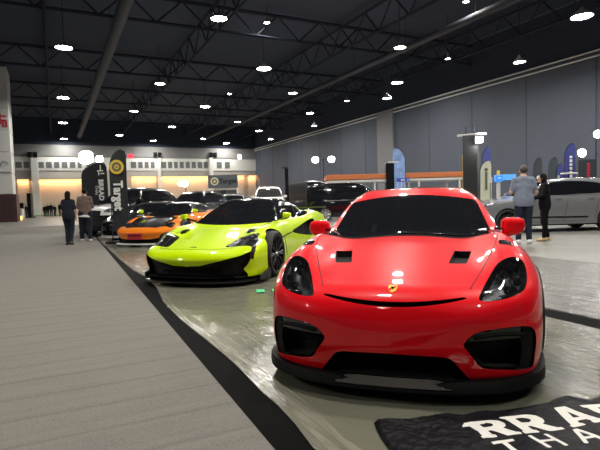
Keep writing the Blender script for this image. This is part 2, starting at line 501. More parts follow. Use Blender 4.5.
# ---------------------------------------------------------------- the red coupe in front
def build_red():
    H = make_hull(RED); f0 = H.f0
    X, Y = cam2hall(.494, 2.733)
    root = thing('sports_coupe', 'glossy red sports coupe with black lower air intakes, nearest car', 'car', (X, Y, .011), R(-16.5) - YAWC)
    RP = paint('red_car_paint', (.86, .004, .012), .35)
    M = polygonize(f0, H.lo, H.hi, .015)
    sx = lambda P: np.abs(P[:, 0]); S = lambda P: P[:, 2] + .25*P[:, 1]
    # wheel arches, underbody
    liners = []
    for wy, rad in ((.94, .378), (3.42, .388)):
        p, M = arch_cut(M, wy, .345, rad, .55); liners.append(p)
    fl, M = clip(M, lambda P: np.maximum(P[:, 2] - .128, -9))
    # glazing
    def ws(P):
        a = sx(P); z = P[:, 2]; y = P[:, 1]
        ed = a - (.668 - .33*(z - .86) - .25*np.maximum(z-1.12, 0))
        lo = (1.318 - .45*a*a - y)*.5
        hi = z - (1.178 - .055*(a/.55)**2)
        return smax(smax(np.maximum(ed, y - 2.6), lo, .02), hi, .04)
    G, M = clip(M, ws)
    def sw(P):
        y = P[:, 1]; z = P[:, 2]
        q = poly_sd(y, z, smooth_poly([(1.98,.93),(2.22,1.03),(2.42,1.11),(2.6,1.15),(2.9,1.13),(3.25,1.0),(3.0,.96),(2.2,.93)], 3))
        return np.maximum(q, .40 - sx(P))
    SW, M = clip(M, sw)
    rw = lambda P: np.maximum(np.maximum(sx(P) - (.52 - .1*(P[:, 1]-2.9)), 2.95 - P[:, 1]), np.maximum(P[:, 1] - 3.85, .98 - P[:, 2]))
    RW, M = clip(M, rw)
    # lamps and openings
    hl = smooth_poly([(.480,.606),(.515,.69),(.60,.835),(.652,.885),(.71,.910),(.757,.903),(.779,.86),(.777,.79),(.757,.715),(.727,.668),(.64,.622),(.54,.598)], 3)
    hlf = lambda P: np.maximum(poly_sd(sx(P), S(P), hl), P[:, 1] - .8)
    HL, M = clip(M, hlf)
    intake = smooth_poly([(.392,.342),(.44,.392),(.50,.413),(.58,.42),(.66,.423),(.745,.413),(.788,.378),(.798,.315),(.79,.22),(.782,.165),(.755,.157),(.62,.178),(.49,.20),(.45,.252),(.41,.305)], 2)
    intf = lambda P: np.maximum(poly_sd(sx(P), P[:, 2], intake), P[:, 1] - .6)
    IT, M = clip(M, intf)
    inner = np.array([(.43,.338),(.58,.352),(.70,.352),(.708,.30),(.700,.186),(.60,.19),(.50,.208),(.452,.262)])
    INN, RING = clip(IT, lambda P: poly_sd(sx(P), P[:, 2], inner))
    BLADE, RING = clip(RING, lambda P: np.maximum(.352 - P[:, 2] + .0*P[:, 0], sx(P) - .71))
    mouth = np.array([(-.45,.05),(-.425,.13),(-.345,.235),(-.32,.258),(-.28,.267),(0,.274),(.28,.267),(.32,.258),(.345,.235),(.425,.13),(.45,.05)])
    MO, M = clip(M, lambda P: np.maximum(poly_sd(P[:, 0], P[:, 2], mouth), P[:, 1] - .5))
    def slit(P):
        a = sx(P); s = S(P); c = .560 + .053*(a/.41)**2
        th = .0135*np.sqrt(np.maximum(1 - (a/.425)**2, 0)) + .002
        return np.maximum(np.maximum(np.abs(s - c) - th, a - .42), P[:, 1] - .4)
    SL, M = clip(M, slit)
    naca = np.array([(.366,.858),(.478,.808),(.436,.583),(.322,.590)])
    NV, M = clip(M, lambda P: np.maximum(poly_sd(sx(P), P[:, 1], naca), .6 - P[:, 2]))
    louv = np.array([(.655,.78),(.655,.885),(.735,.90),(.755,.85),(.72,.79)])
    LV, M = clip(M, lambda P: np.maximum(poly_sd(sx(P), P[:, 1], louv), .6 - P[:, 2]))
    sidev = np.array([(2.98,.52),(3.18,.60),(3.22,.78),(3.02,.74)])
    SV, M = clip(M, lambda P: np.maximum(poly_sd(P[:, 1], P[:, 2], sidev), .5 - sx(P)))
    # hood and doors are panels of their own
    hood = smooth_poly([(0,.20),(.20,.165),(.40,.155),(.425,.165),(.47,.31),(.53,.48),(.60,.70),(.655,.95),(.66,1.05),(.58,1.16),(.3,1.27),(0,1.30)], 3)
    hood = [(a, b) for a, b in hood if a >= 0]; hood = np.array(hood + [(-a, b) for a, b in hood[::-1]])
    HD, M = clip(M, lambda P: np.maximum(poly_sd(P[:, 0], P[:, 1], hood), .5 - P[:, 2]))
    door = np.array([(1.40,.24),(1.36,.60),(1.45,.89),(2.2,.925),(2.95,.93),(3.02,.75),(2.85,.45),(2.62,.24)])
    DR, M = clip(M, lambda P: np.maximum(poly_sd(P[:, 1], P[:, 2], door), .55 - sx(P)))
    surf('body_shell', M, RP, root)
    surf('hood', HD, RP, root)
    for sgn in (-1, 1):
        d, DR = clip(DR, lambda P: -sgn*P[:, 0])
        do = surf('door', d, RP, root)
        pts, nn = on_surface(f0, [(sgn*.9, 2.55 + .16*k/5, .76) for k in range(6)], (-sgn, 0, 0), -.3)
        surf('door_handle', ribbon(pts, nn, .03, .008), RP, do)
        l, HL = clip(HL, lambda P: -sgn*P[:, 0])
        ho = surf('headlight', recess(l, .07), M_BOWL, root)
        surf('headlight_lens', offset(l, -.002), M_LENS, ho)
        for (px, py) in ((.655,.665),(.72,.70),(.645,.735),(.70,.775)):
            q, g = on_surface(f0, [(sgn*px, -.2, .62 + (py-.66)*1.0)], (0, 1, 0), 0)
            c = q[0] - g[0]*.03
            b = MB(); b.lathe([(.001, -.004), (.010, -.002), (.019, .006), (.024, -.012), (.024, .03), (.001, .03)], 'Y', c=(c[0], c[1], c[2]), n=16)
            b.build('lamp_projector', M_LAMP, ho, smooth=True)
        for k, (xa, xb, s) in enumerate(((.60,.74,.60),(.66,.75,.735))):
            q, g = on_surface(f0, [(sgn*(xa + (xb-xa)*i/8), -.2, s + .0*i) for i in range(9)], (0, 1, 0), 0, lift=-.03)
            surf('light_strip', ribbon(q, g, .008, .003), M_LAMP, ho)
        l, INN = clip(INN, lambda P: -sgn*P[:, 0])
        r_, RING = clip(RING, lambda P: -sgn*P[:, 0]); bl, BLADE = clip(BLADE, lambda P: -sgn*P[:, 0])
        io = surf('side_air_intake', recess(l, .14, (0, 1, 0)), M_VOID, root)
        surf('intake_surround', recess(r_, .022, (0, 1, 0)), M_MATT, io)
        surf('intake_blade', thicken(offset(bl, -.004), .02), M_BLK, io)
        pts, nn = on_surface(f0, [(sgn*(.45 + .27*k/9), -.4, .374 + .012*math.sin(k/9*PI)) for k in range(10)], (0, 1, 0), 0, lift=.003)
        surf('running_light', ribbon(pts, nn, .016, .006), M_MATT, io)
        nv, NV = clip(NV, lambda P: -sgn*P[:, 0]); surf('hood_duct', recess(nv, .045, (0, .3, -1)), M_VOID, root)
        lv, LV = clip(LV, lambda P: -sgn*P[:, 0]); lo = surf('fender_louver', recess(lv, .02), M_VOID, root)
        for k in range(4):
            q, g = on_surface(f0, [(sgn*(.665 + .07*i/4), .80 + .024*k, 1.1) for i in range(5)], (0, 0, -1), 0)
            surf('louver_slat', ribbon(q, g, .008, .006), M_BLK, lo)
        s_, SW = clip(SW, lambda P: -sgn*P[:, 0]); surf('side_window', offset(s_, -.004), M_GLASS, root)
        v_, SV = clip(SV, lambda P: -sgn*P[:, 0]); surf('side_air_scoop', recess(v_, .08, (-sgn, 0, 0)), M_VOID, root)
        # shut line between hood and fender
    surf('windshield', offset(G, -.004), M_GLASS, root)
    surf('rear_window', offset(RW, -.004), M_GLASS, root)
    surf('lower_grille', recess(MO, .25, (0, 1, 0)), M_VOID, root)
    surf('nose_vent', recess(SL, .05, (0, .8, -.5)), M_VOID, root)
    surf('underbody', fl, M_MATT, root)
    for l in liners: surf('wheel_arch_liner', arch_liner(l), M_MATT, root)
    ol = hood[np.r_[0:len(hood), 0]]
    q, g = on_surface(f0, [(a, b, 1.2) for a, b in ol if b > .2], (0, 0, -1), 0, lift=-.0005)
    for sgn in (-1, 1):
        m = q[:, 0]*sgn > .02
        surf('panel_gap', ribbon(q[m], g[m], .005, .0015), M_SEAM, root)
    # splitter lip swept round the bumper
    yfx = tab(*RED['yfx']); secs = []
    xs = np.r_[-.90, -.88, np.linspace(-.86, .86, 41), .88, .90]
    for x in xs:
        a = abs(x); y0 = float(yfx(min(a, .9))) + (.0 if a < .87 else (a-.87)*4)
        out = .042 - .012*(a/.8)**2
        z1 = .128 - .012*max(0, 1 - (a/.34)**6) if a < .34 else .128
        secs.append([(x, y0 - out, .072), (x, y0 - out + .004, .090), (x, y0 - .006, z1), (x, y0 + .14, .128), (x, y0 + .14, .062), (x, y0 - out + .02, .062)])
    MB().loft(secs).build('front_splitter', M_MATT, root, smooth=True)
    secs = []
    for x in np.linspace(-.325, .325, 17):
        e = 1 - (abs(x)/.33)**8; y0 = float(yfx(abs(x)))
        secs.append([(x, y0 - .034, .094), (x, y0 - .040*1, .098), (x, y0 + .015, .098 + .034*e), (x, y0 + .03, .098 + .030*e), (x, y0 + .03, .094)])
    MB().loft(secs).build('chin_panel', mat('grey_chin_plastic', (.09,.083,.075), .5, var=.15), root, 'grey plastic strip along the chin', smooth=True)
    # crest on the nose
    sh = np.array([(0,-.034),(.02,-.02),(.026,0),(.026,.026),(.012,.030),(0,.027),(-.012,.030),(-.026,.026),(-.026,0),(-.02,-.02)])
    def crest(scale, lift, m, nm, par, clipf=None):
        pts = sh*scale
        q, g = on_surface(f0, [(a, .165 + b*1.25, 1.0) for a, b in np.vstack([[(0, 0)], pts])], (0, 0, -1), 0, lift=lift)
        n = len(pts)
        return surf(nm, (q, [(0, 1+i, 1+(i+1) % n) for i in range(n)], None), m, par)
    GOLD = mat('crest_gold', (.85,.55,.06), .3, metal=.4, var=.1)
    e = crest(1.0, .003, GOLD, 'crest_emblem', root, None); e['label'] = 'small gold shield crest on the nose'
    crest(.36, .0045, M_BLK, 'crest_centre', e)
    for sgn in (-1, 1):
        for (bx, by) in ((sgn*.014, .008*sgn), ):
            q, g = on_surface(f0, [(bx + dx, .165 + by*1.6 + dy, 1.0) for dx, dy in ((-.007,-.01),(.007,-.01),(.007,.01),(-.007,.01))], (0, 0, -1), 0, lift=.0042)
            surf('crest_quarter', (q, [(0,1,2,3)], None), RP, e)
    # mirrors
    for sgn in (-1, 1):
        c = np.array([sgn*.826 + .018, 1.63, .892])
        def mf(P):
            q = P - c; q = q*np.array([sgn, 1, 1]); x, y, z = q[:, 0], q[:, 1], q[:, 2]
            a = np.stack([np.abs(x) - .040, np.abs(y - .01) - .02, np.abs(z - .10*x) - (.022 - .12*np.clip(x, -.1, .1))], -1)
            d = np.sqrt((np.maximum(a, 0)**2).sum(1)) + np.minimum(a.max(1), 0) - .052
            return np.maximum(d, y - .045)
        mm = polygonize(mf, c - .14, c + .14, .008)
        gl, mm = clip(mm, lambda P: (c[1] + .043) - P[:, 1])
        mo = surf('wing_mirror', mm, RP, root)
        surf('mirror_glass', gl, M_CHROME, mo)
        st = MB().tube([(sgn*.70, 1.56, .885), (sgn*.76, 1.60, .872), (sgn*.82, 1.635, .856)], .012, 8)
        st.tube([(sgn*.71, 1.66, .895), (sgn*.77, 1.655, .875), (sgn*.82, 1.645, .858)], .009, 8)
        st.build('mirror_stalk', M_BLK, mo, smooth=True)
    for sgn in (-1, 1):
        for wy in (.94, 3.42): make_wheel(root, sgn*.775, wy, .345, .262 if wy < 2 else .295, .262, M_RIMB, 10)
    # cowl, wiper, cabin fittings seen through the glass
    q, g = on_surface(f0, [(x, 1.318 - .46*x*x, 1.6) for x in np.linspace(-.6, .6, 25)], (0, 0, -1), 0, lift=.002)
    surf('wiper_cowl', ribbon(q, g, .016, .002), M_MATT, root)
    q, g = on_surface(f0, [(x, 1.375 - .42*x*x - .03*x, 1.6) for x in np.linspace(-.05, .52, 14)], (0, 0, -1), 0, lift=.012)
    surf('wiper', ribbon(q, g, .012, .006), M_BLK, root)
    ca = MB(); ca.box((0, 1.82, .72), (1.10, .34, .20), bev=.06); ca.build('dashboard', M_MATT, root, smooth=True)
    for sgn in (-1, 1):
        s = MB(); s.box((sgn*.34, 2.35, .52), (.46, .5, .16), bev=.05); s.box((sgn*.34, 2.66, .80), (.46, .14, .55), Matrix.Rotation(R(-14), 3, 'X'), bev=.06); s.box((sgn*.34, 2.74, 1.06), (.24, .1, .16), bev=.04)
        s.build('seat', M_MATT, root, smooth=True)
    s = MB(); ring = [(-.34 + .18*math.cos(a), 1.98 + .06*math.sin(a)*1, .90 + .17*math.sin(a)) for a in np.linspace(0, 2*PI, 25)]
    s.tube(ring, .014, 6, cap=False); s.tube([(-.34, 1.98, .9), (-.34, 1.85, .82)], .03, 8); s.tube([(-.5, 1.98, .9), (-.18, 1.98, .9)], .014, 6)
    s.build('steering_wheel', M_BLK, root, smooth=True)
    # rear wing, lamps and exhaust on the far side
    for sgn in (-1, 1):
        pts, nn = on_surface(f0, [(sgn*(.45 + .36*k/9), 4.8, .80) for k in range(10)], (0, -1, 0), 0, lift=.002)
        surf('tail_light', ribbon(pts, nn, .05, .006), mat('tail_lamp_red', (.3,.005,.005), .2, coat=.5, var=.1), root)
    MB().lathe([(.001,-.02),(.04,-.02),(.05,.0),(.05,.1),(.04,.1)], 'Y', c=(-.08, 4.36, .24), n=20).lathe([(.001,-.02),(.04,-.02),(.05,.0),(.05,.1),(.04,.1)], 'Y', c=(.08, 4.36, .24), n=20).build('exhaust_tip', M_CHROME, root, smooth=True)
    return root
build_red()
# ---------------------------------------------------------------- other vehicles from one builder
def place(X, Y, yaw, z=0.0):
    x, y = cam2hall(X, Y); return (x, y, z), R(yaw) - YAWC
def stripes(f, pts, axis, wid, m, nm, par, lift=.002, th=.003):
    q, g = on_surface(f, pts, axis, 0, lift=lift)
    return surf(nm, ribbon(q, g, wid, th), m, par)
def std_ws(xb, zb_, xt, zt_, ymax=2.7, bowz=.05):
    def fld(P):
        a = np.abs(P[:, 0]); z = P[:, 2]
        ed = a - (xb + (xt - xb)*(z - zb_)/(zt_ - zb_))
        return smax(smax(np.maximum(ed, P[:, 1] - ymax), zb_ + bowz*(a/xb)**2 - z, .04), z - (zt_ - .05*(a/xt)**2), .06)
    return fld
def side_poly(pts, xmin, sm=3):
    q = smooth_poly(pts, sm) if sm else np.array(pts)
    return lambda P: np.maximum(poly_sd(P[:, 1], P[:, 2], q), xmin - np.abs(P[:, 0]))
def front_poly(pts, ymax, k=0.0, sm=3, sym=True):
    q = smooth_poly(pts, sm) if sm else np.array(pts, float)
    return lambda P: np.maximum(poly_sd(np.abs(P[:, 0]) if sym else P[:, 0], P[:, 2] + k*P[:, 1], q), P[:, 1] - ymax)
def back_poly(pts, ymin, sm=3):
    q = smooth_poly(pts, sm) if sm else np.array(pts, float)
    return lambda P: np.maximum(poly_sd(np.abs(P[:, 0]), P[:, 2], q), ymin - P[:, 1])
def top_poly(pts, zmin, sm=3):
    q = smooth_poly(pts, sm) if sm else np.array(pts, float)
    return lambda P: np.maximum(poly_sd(np.abs(P[:, 0]), P[:, 1], q), zmin - P[:, 2])
def car(name, label, pose, T, pm, wheels, zones, res=.03, sill=.13, group=None, arch_pad=.035, mirror=None, mrim=None, cat='car', spokes=10, extra=None, cap=None):
    """zones: (part name, field, material, mode, two_sided); mode None flush, (depth, direction or None) pressed in, number = lift"""
    H = make_hull(T); f = H.f0; (loc, rz) = pose
    root = thing(name, label, cat, loc, rz, group)
    M = polygonize(f, H.lo, H.hi, res); liners = []
    for wy, rad, wid, wx in wheels:
        p, M = arch_cut(M, wy, rad, rad + arch_pad, wx - wid - .05); liners.append(p)
    fl, M = clip(M, lambda P: P[:, 2] - sill)
    for nm, fld, m, mode, two in zones:
        Z, M = clip(M, fld)
        for sgn in ((-1, 1) if two else (0,)):
            z, Z = clip(Z, lambda P: -sgn*P[:, 0]) if sgn else (Z, None)
            if mode is None: q = z
            elif isinstance(mode, tuple):
                d = mode[1]
                if d == 'in': d = (-sgn, 0, 0)
                q = recess(z, mode[0], d)
            else: q = offset(z, mode)
            surf(nm, q, m, root)
    surf('body_shell', M, pm, root); surf('underbody', fl, M_MATT, root)
    for l in liners: surf('wheel_arch_liner', arch_liner(l), M_MATT, root)
    for wy, rad, wid, wx in wheels:
        for sgn in (-1, 1): make_wheel(root, sgn*(wx - wid/2), wy, rad, wid, rad*.76, mrim or M_RIMB, spokes, cap)
    if mirror:
        (mx, my, mz), mm_ = mirror[:2]; ms = mirror[2] if len(mirror) > 2 else 1.0
        for sgn in (-1, 1):
            c = np.array([sgn*mx, my, mz])
            def mf(P):
                q = (P - c)*np.array([sgn, 1, 1])
                a = np.stack([np.abs(q[:, 0]) - .07*ms, np.abs(q[:, 1]) - .03*ms - .15*np.clip(.05 - q[:, 0], 0, .1), np.abs(q[:, 2]) - .035*ms + .12*q[:, 0]], -1)
                return np.sqrt((np.maximum(a, 0)**2).sum(1)) + np.minimum(a.max(1), 0) - .035*ms
            o = surf('wing_mirror', polygonize(mf, c - .16, c + .16, .02), mm_, root)
            MB().tube([(sgn*(mx - .24), my + .03, mz - .09), (sgn*(mx - .05), my, mz - .03)], .018, 6).build('mirror_stalk', M_BLK, o, smooth=True)
    if extra: extra(root, H)
    return root

# lime supercar -----------------------------------------------------------------------------
LP = paint('lime_car_paint', (.56, .80, .0), .35)
M_ROOF = mat('carbon_black_panel', (.008,.008,.01), .12, coat=1, var=.2, vscale=60)
def lime_extra(root, H):
    f = H.f0
    for sgn in (-1, 1):
        # lamp elements behind the crescent lens
        for (a, s) in ((.60,.655),(.66,.672),(.72,.688),(.775,.69)):
            q, g = on_surface(f, [(sgn*a, -.3, s-.02)], (0, 1, 0), 0, lift=-.01)
            MB().lathe([(.001,-.02),(.02,-.016),(.028,.0),(.001,.01)], 'Y', c=q[0], n=12).build('lamp_projector', M_LAMP, root, smooth=True)
        stripes(f, [(sgn*(.56 + .25*k/9), -.3, .695 + .025*math.sin(k/9*PI) - .03*(k/9)**2 - .015) for k in range(10)], (0, 1, 0), .012, M_LAMP, 'running_light', root, .003)
        stripes(f, [(sgn*1.2, y, .592 + .07*(y-1.55) ) for y in np.linspace(1.30, 2.0, 12)], (-sgn, 0, 0), .018, M_SEAM, 'door_crease', root)
        stripes(f, [(sgn*1.2, 1.62 - .1*k/6, .27 + .32*k/6) for k in range(7)], (-sgn, 0, 0), .008, M_SEAM, 'door_gap', root)
    hb = [(-.62,.60),(-.58,.30),(-.35,.20),(0,.17),(.35,.20),(.58,.30),(.62,.60),(.66,1.16)]
    stripes(f, dense([(-.66,1.16)] + hb, 8)[:, :2].tolist() and [(a, b, 1.2) for a, b in dense([(-.66,1.16)] + hb, 8)], (0, 0, -1), .008, M_SEAM, 'hood_gap', root, 0, .0015)
    q, g = on_surface(f, [(a, .235 + b, 1.) for a, b in ((0,0),(-.06,-.006),(-.02,.018),(.045,.012),(.065,-.012),(.02,-.004))], (0, 0, -1), 0, lift=.004)
    surf('nose_badge', (q, [(0,1,2),(0,2,3),(0,3,4),(0,4,5),(0,5,1)], None), M_CHROME, root)
    yfx = tab(*LIME['yfx']); secs = []
    for x in np.linspace(-.93, .93, 31):
        y0 = float(yfx(abs(x)))
        secs.append([(x, y0 - .04, .055), (x, y0 - .04, .075), (x, y0 + .3, .10), (x, y0 + .3, .05)])
    MB().loft(secs).build('front_splitter', M_BLK, root)
    for sgn in (-1, 1):
        MB().loft([[(sgn*.93,.42,.05),(sgn*.93,.42,.13),(sgn*.955,.75,.20),(sgn*.955,.75,.05)],[(sgn*.95,.42,.05),(sgn*.95,.42,.13),(sgn*.975,.75,.20),(sgn*.975,.75,.05)]]).build('splitter_fin', M_BLK, root)
        MB().loft([[(sgn*.88,1.5,.06),(sgn*.88,1.5,.12),(sgn*.9,3.0,.14),(sgn*.9,3.0,.06)],[(sgn*.985,1.5,.06),(sgn*.985,1.5,.10),(sgn*1.0,3.0,.10),(sgn*1.0,3.0,.06)]]).build('side_skirt', M_BLK, root)
    # tail wing
    MB().box((0, 4.42, 1.0), (1.7, .28, .03), bev=.01).build('rear_wing', M_ROOF, root)
    for sgn in (-1, 1): MB().box((sgn*.5, 4.38, .93), (.03, .16, .14), bev=.005).build('wing_post', M_BLK, root)
    # front blades inside the mouth
    for z, b in ((.20,.45),(.14,.62)):
        MB().box((0, .26, z), (b*2, .2, .012)).build('grille_slat', M_MATT, root)
def build_lime():
    T = dict(LIME)
    T['zc'] = [(.8,.4),(1.1,.66),(1.3,.77),(1.7,.96),(2.1,1.14),(2.35,1.21),(2.6,1.215),(3.0,1.15),(3.5,1.0),(4,.85),(4.4,.7)]
    T['wc'] = [(.6,.86),(.8,.80),(.9,.735),(1.0,.66),(1.1,.57),(1.2,.46),(1.27,.32)]
    hl = [(.46,.622),(.485,.74),(.52,.85),(.60,.895),(.694,.918),(.765,.90),(.806,.85),(.838,.75),(.862,.65),(.87,.52),(.862,.45),(.838,.50),(.832,.60),(.81,.655),(.70,.655),(.58,.635)]
    mouth = [(0,.283),(.213,.292),(.33,.322),(.483,.355),(.56,.376),(.66,.40),(.74,.418),(.82,.455),(.875,.482),(.862,.40),(.81,.29),(.757,.225),(.80,.155),(.80,.05),(0,.05)]
    zones = [
        ('windshield', std_ws(.74, .785, .47, 1.19, 2.3, .03), M_GLASS, -.003, False),
        ('roof_panel', lambda P: np.maximum(np.maximum(np.abs(P[:, 0]) - .60, 1.02 - P[:, 2]), np.maximum(1.9 - P[:, 1], P[:, 1] - 3.6)), M_ROOF, None, False),
        ('side_window', side_poly([(1.62,.845),(1.95,1.0),(2.3,1.13),(2.7,1.14),(3.05,1.05),(3.3,.95),(2.9,.865),(2.2,.845)], .3), M_GLASS, -.003, True),
        ('headlight_housing', front_poly(hl, 1.0, .3), M_BLK, -.004, True),
        ('lower_grille', front_poly(mouth, .62, 0, 0), M_VOID, (.12, (0, 1, 0)), False),
        ('side_air_intake', side_poly([(2.0,.625),(2.5,.705),(3.2,.80),(3.27,.70),(3.12,.50),(2.6,.53)], .6), M_VOID, (.14, 'in'), True),
        ('side_sill', side_poly([(1.45,.0),(1.48,.17),(3.0,.24),(3.0,.0)], .6, 0), M_BLK, None, True),
    ]
    car('supercar', 'lime green supercar with black front splitter and crescent headlights', place(-1.6, 6.72, -17.5, .011), T, LP,
        [(1.10,.35,.26,.968),(3.77,.345,.295,.975)], zones, .022, .115, mirror=((.95,1.62,.92), LP, .62), mrim=M_RIMB, extra=lime_extra)
build_lime()
# ---------------------------------------------------------------- further cars of the row and behind
def scaled(T, zs=1.0, **kw):
    T = dict(T); T.update(kw)
    for k in ('zt', 'zc'): T[k] = [(a, b*zs) for a, b in T[k]]
    T['wc'] = [(a*zs, b) for a, b in T['wc']]; T['sz'] = [(a*zs, b) for a, b in T['sz']]; T['yfz'] = [(a*zs, b) for a, b in T['yfz']]
    if 'yr' in T: T['yr'] = [(a*zs, b) for a, b in T['yr']]
    return T
BLKP = paint('black_car_paint', (.006,.006,.008), .25); ORNG = paint('orange_car_paint', (.80, .20, .012), .35); WHTP = paint('white_car_paint', (.75,.75,.74), .35); GRYP = paint('grey_car_paint', (.20,.205,.215), .32, .25)
M_PLATE = mat('red_plate', (.45,.015,.03), .5, var=.05); M_PRINT = mat('dark_plate_print', (.05,.004,.008), .5, var=.05); M_WHITEG = mat('white_gloss_trim', (.8,.8,.8), .3, var=.04)
M_TAIL = mat('tail_lamp_red', (.3,.005,.005), .2, coat=.5, var=.1)
def orange_extra(root, H):
    f = H.f0
    b = MB(); b.box((0, -.03, .29), (.46, .03, .17), bev=.005); p = b.build('number_plate', M_PLATE, root, 'red plate with dark print')
    for k in range(6): MB().box((-.17 + .068*k, -.047, .315), (.048, .006, .055)).build('plate_print', M_PRINT, p)
    yfx = tab(*LIME['yfx']); secs = []
    for x in np.linspace(-.93, .93, 21):
        y0 = float(yfx(abs(x))); secs.append([(x, y0-.05, .06), (x, y0-.05, .085), (x, y0+.3, .10), (x, y0+.3, .06)])
    MB().loft(secs).build('front_splitter', M_WHITEG, root)
    for sgn in (-1, 1): stripes(f, [(sgn*(.60+.22*k/7), -.3, .60 + .05*math.sin(k/7*PI)) for k in range(8)], (0, 1, 0), .02, M_LAMP, 'running_light', root, .003)
hlz = [(.52,.66),(.60,.78),(.72,.84),(.82,.80),(.86,.68),(.84,.62),(.70,.66),(.60,.64)]
mouthz = [(0,.20),(.40,.205),(.62,.24),(.70,.34),(.84,.40),(.88,.30),(.84,.05),(0,.05)]
car('sports_car', 'orange sports car with black bonnet and red plate on its nose', place(-4.50, 13.35, -17.5, .011), LIME, ORNG, [(1.10,.335,.245,.955),(3.77,.345,.295,.975)], [
    ('windshield', std_ws(.74, .785, .47, 1.17, 2.3, .03), M_GLASS, -.003, False),
    ('roof_panel', lambda P: np.maximum(np.abs(P[:, 0]) - .75, np.maximum(.86 - P[:, 2], 1.3 - P[:, 1])), BLKP, None, False),
    ('bonnet_panel', lambda P: np.maximum(poly_sd(np.abs(P[:, 0]), P[:, 1], np.array([(0,.22),(.50,.26),(.60,.45),(.64,.8),(.72,1.35),(0,1.4)])), .4 - P[:, 2]), BLKP, None, False),
    ('headlight_housing', front_poly(hlz, 1.0, .3), M_BLK, -.004, True),
    ('lower_grille', front_poly(mouthz, .62, 0, 0), M_VOID, (.12, (0, 1, 0)), False),
    ('side_air_intake', side_poly([(2.0,.625),(2.5,.705),(3.2,.80),(3.27,.70),(3.12,.50),(2.6,.53)], .6), M_VOID, (.14, 'in'), True)],
    .035, .115, mirror=((.95,1.62,.93), LP, .7), extra=orange_extra)
# black coupes further along
std_front = [('windshield', std_ws(.66, .86, .53, 1.18), M_GLASS, -.003, False),
    ('side_window', side_poly([(1.66,.925),(1.95,1.05),(2.2,1.135),(2.5,1.165),(2.9,1.13),(3.25,1.0),(3.0,.96),(2.2,.93)], .4), M_GLASS, -.003, True),
    ('headlight', front_poly([(.48,.606),(.52,.69),(.62,.86),(.71,.91),(.77,.87),(.77,.78),(.73,.67),(.6,.62)], .8, .25), M_LAMP, -.004, True),
    ('lower_grille', front_poly([(0,.30),(.55,.32),(.70,.28),(.62,.16),(0,.14)], .5, 0, 0), M_VOID, (.12, (0, 1, 0)), False)]
def lip_extra(m):
    def ex(root, H):
        secs = []; yfx = tab(*RED['yfx'])
        for x in np.linspace(-.88, .88, 21):
            y0 = float(yfx(abs(x))); secs.append([(x, y0-.04, .07), (x, y0-.04, .14), (x, y0+.2, .14), (x, y0+.2, .07)])
        MB().loft(secs).build('front_lip', m, root)
        for sgn in (-1, 1): stripes(H.f0, [(sgn*(.2+.4*k/7), .9 + .02*k, 1.2) for k in range(8)], (0, 0, -1), .03, M_WHITEG, 'bonnet_stripe', root, .002)
    return ex
wr = [(.94,.345,.25,.905),(3.42,.345,.29,.915)]
car('sports_car', 'black sports coupe with white front lip, behind the flag with the ring', place(-6.12, 16.25, -17.5, .011), RED, BLKP, wr, std_front, .045, mirror=((.83,1.63,.9), BLKP), extra=lip_extra(M_WHITEG))
SUV = dict(L=4.7, c0=1.0, c1=4.66, bow=.22, fx=.7, fs=.2, crown=.02, kts=.10, kf=.10, kc=.10, zb=.20,
    zt=[(-.2,.62),(0,.76),(.1,.90),(.3,.97),(.9,1.03),(1.3,1.07),(1.6,1.09),(4.4,1.1),(4.7,1.0)],
    w=[(0,.80),(.3,.87),(.8,.92),(1.6,.905),(3.0,.91),(4.0,.925),(4.7,.86)],
    sz=[(.1,.05),(.3,0),(.5,.0),(.75,.0),(.95,.03),(1.2,.10)],
    yfz=[(.2,.08),(.4,.02),(.6,0),(.8,.0),(.95,.08),(1.1,.4)],
    yfx=[(0,0),(.3,.015),(.55,.06),(.72,.15),(.84,.30),(.92,.5),(1.0,.9)],
    zc=[(.8,.7),(1.15,.98),(1.35,1.10),(1.7,1.30),(2.05,1.50),(2.3,1.58),(2.8,1.63),(3.6,1.60),(4.2,1.48),(4.5,1.30),(4.8,.8)],
    wc=[(.9,.90),(1.05,.86),(1.2,.81),(1.4,.74),(1.55,.66),(1.64,.54),(1.75,.36)],
    yr=[(.1,.14),(.4,.02),(.7,0),(1.0,.05),(1.2,.15)])
swin = side_poly([(1.62,1.10),(2.0,1.36),(2.35,1.50),(3.0,1.525),(3.7,1.46),(4.15,1.30),(4.05,1.16),(3.0,1.11)], .4)
M_GLASSC = glass_mat('clear_car_glass', (.05,.055,.055), .55)
def suv_zones(zs=1.0, lamp=M_LAMP, grille=M_VOID, glass=M_GLASS):
    s = zs
    return [('windshield', std_ws(.78, 1.10*s, .60, 1.53*s, 2.6, .02), glass, -.003, False),
        ('side_window', side_poly([(1.66,1.11*s),(2.05,1.36*s),(2.35,1.49*s),(3.0,1.52*s),(3.7,1.46*s),(4.15,1.30*s),(4.05,1.16*s),(3.0,1.115*s)], .4), glass, -.003, True),
        ('headlight', front_poly([(.50,.80*s),(.60,.90*s),(.86,.93*s),(.88,.84*s),(.70,.78*s)], .75, .0, 2), lamp, -.004, True),
        ('grille', front_poly([(0,.86*s),(.42,.84*s),(.36,.62*s),(0,.58*s)], .4, 0, 0), grille, (.04, (0, 1, 0)), False),
        ('rear_window', back_poly([(0,1.46*s),(.55,1.40*s),(.66,1.14*s),(0,1.12*s)], 3.9, 0), glass, -.003, False),
        ('tail_light', back_poly([(.45,.98*s),(.85,1.0*s),(.85,.86*s),(.5,.88*s)], 4.2, 0), M_TAIL, -.002, True)]
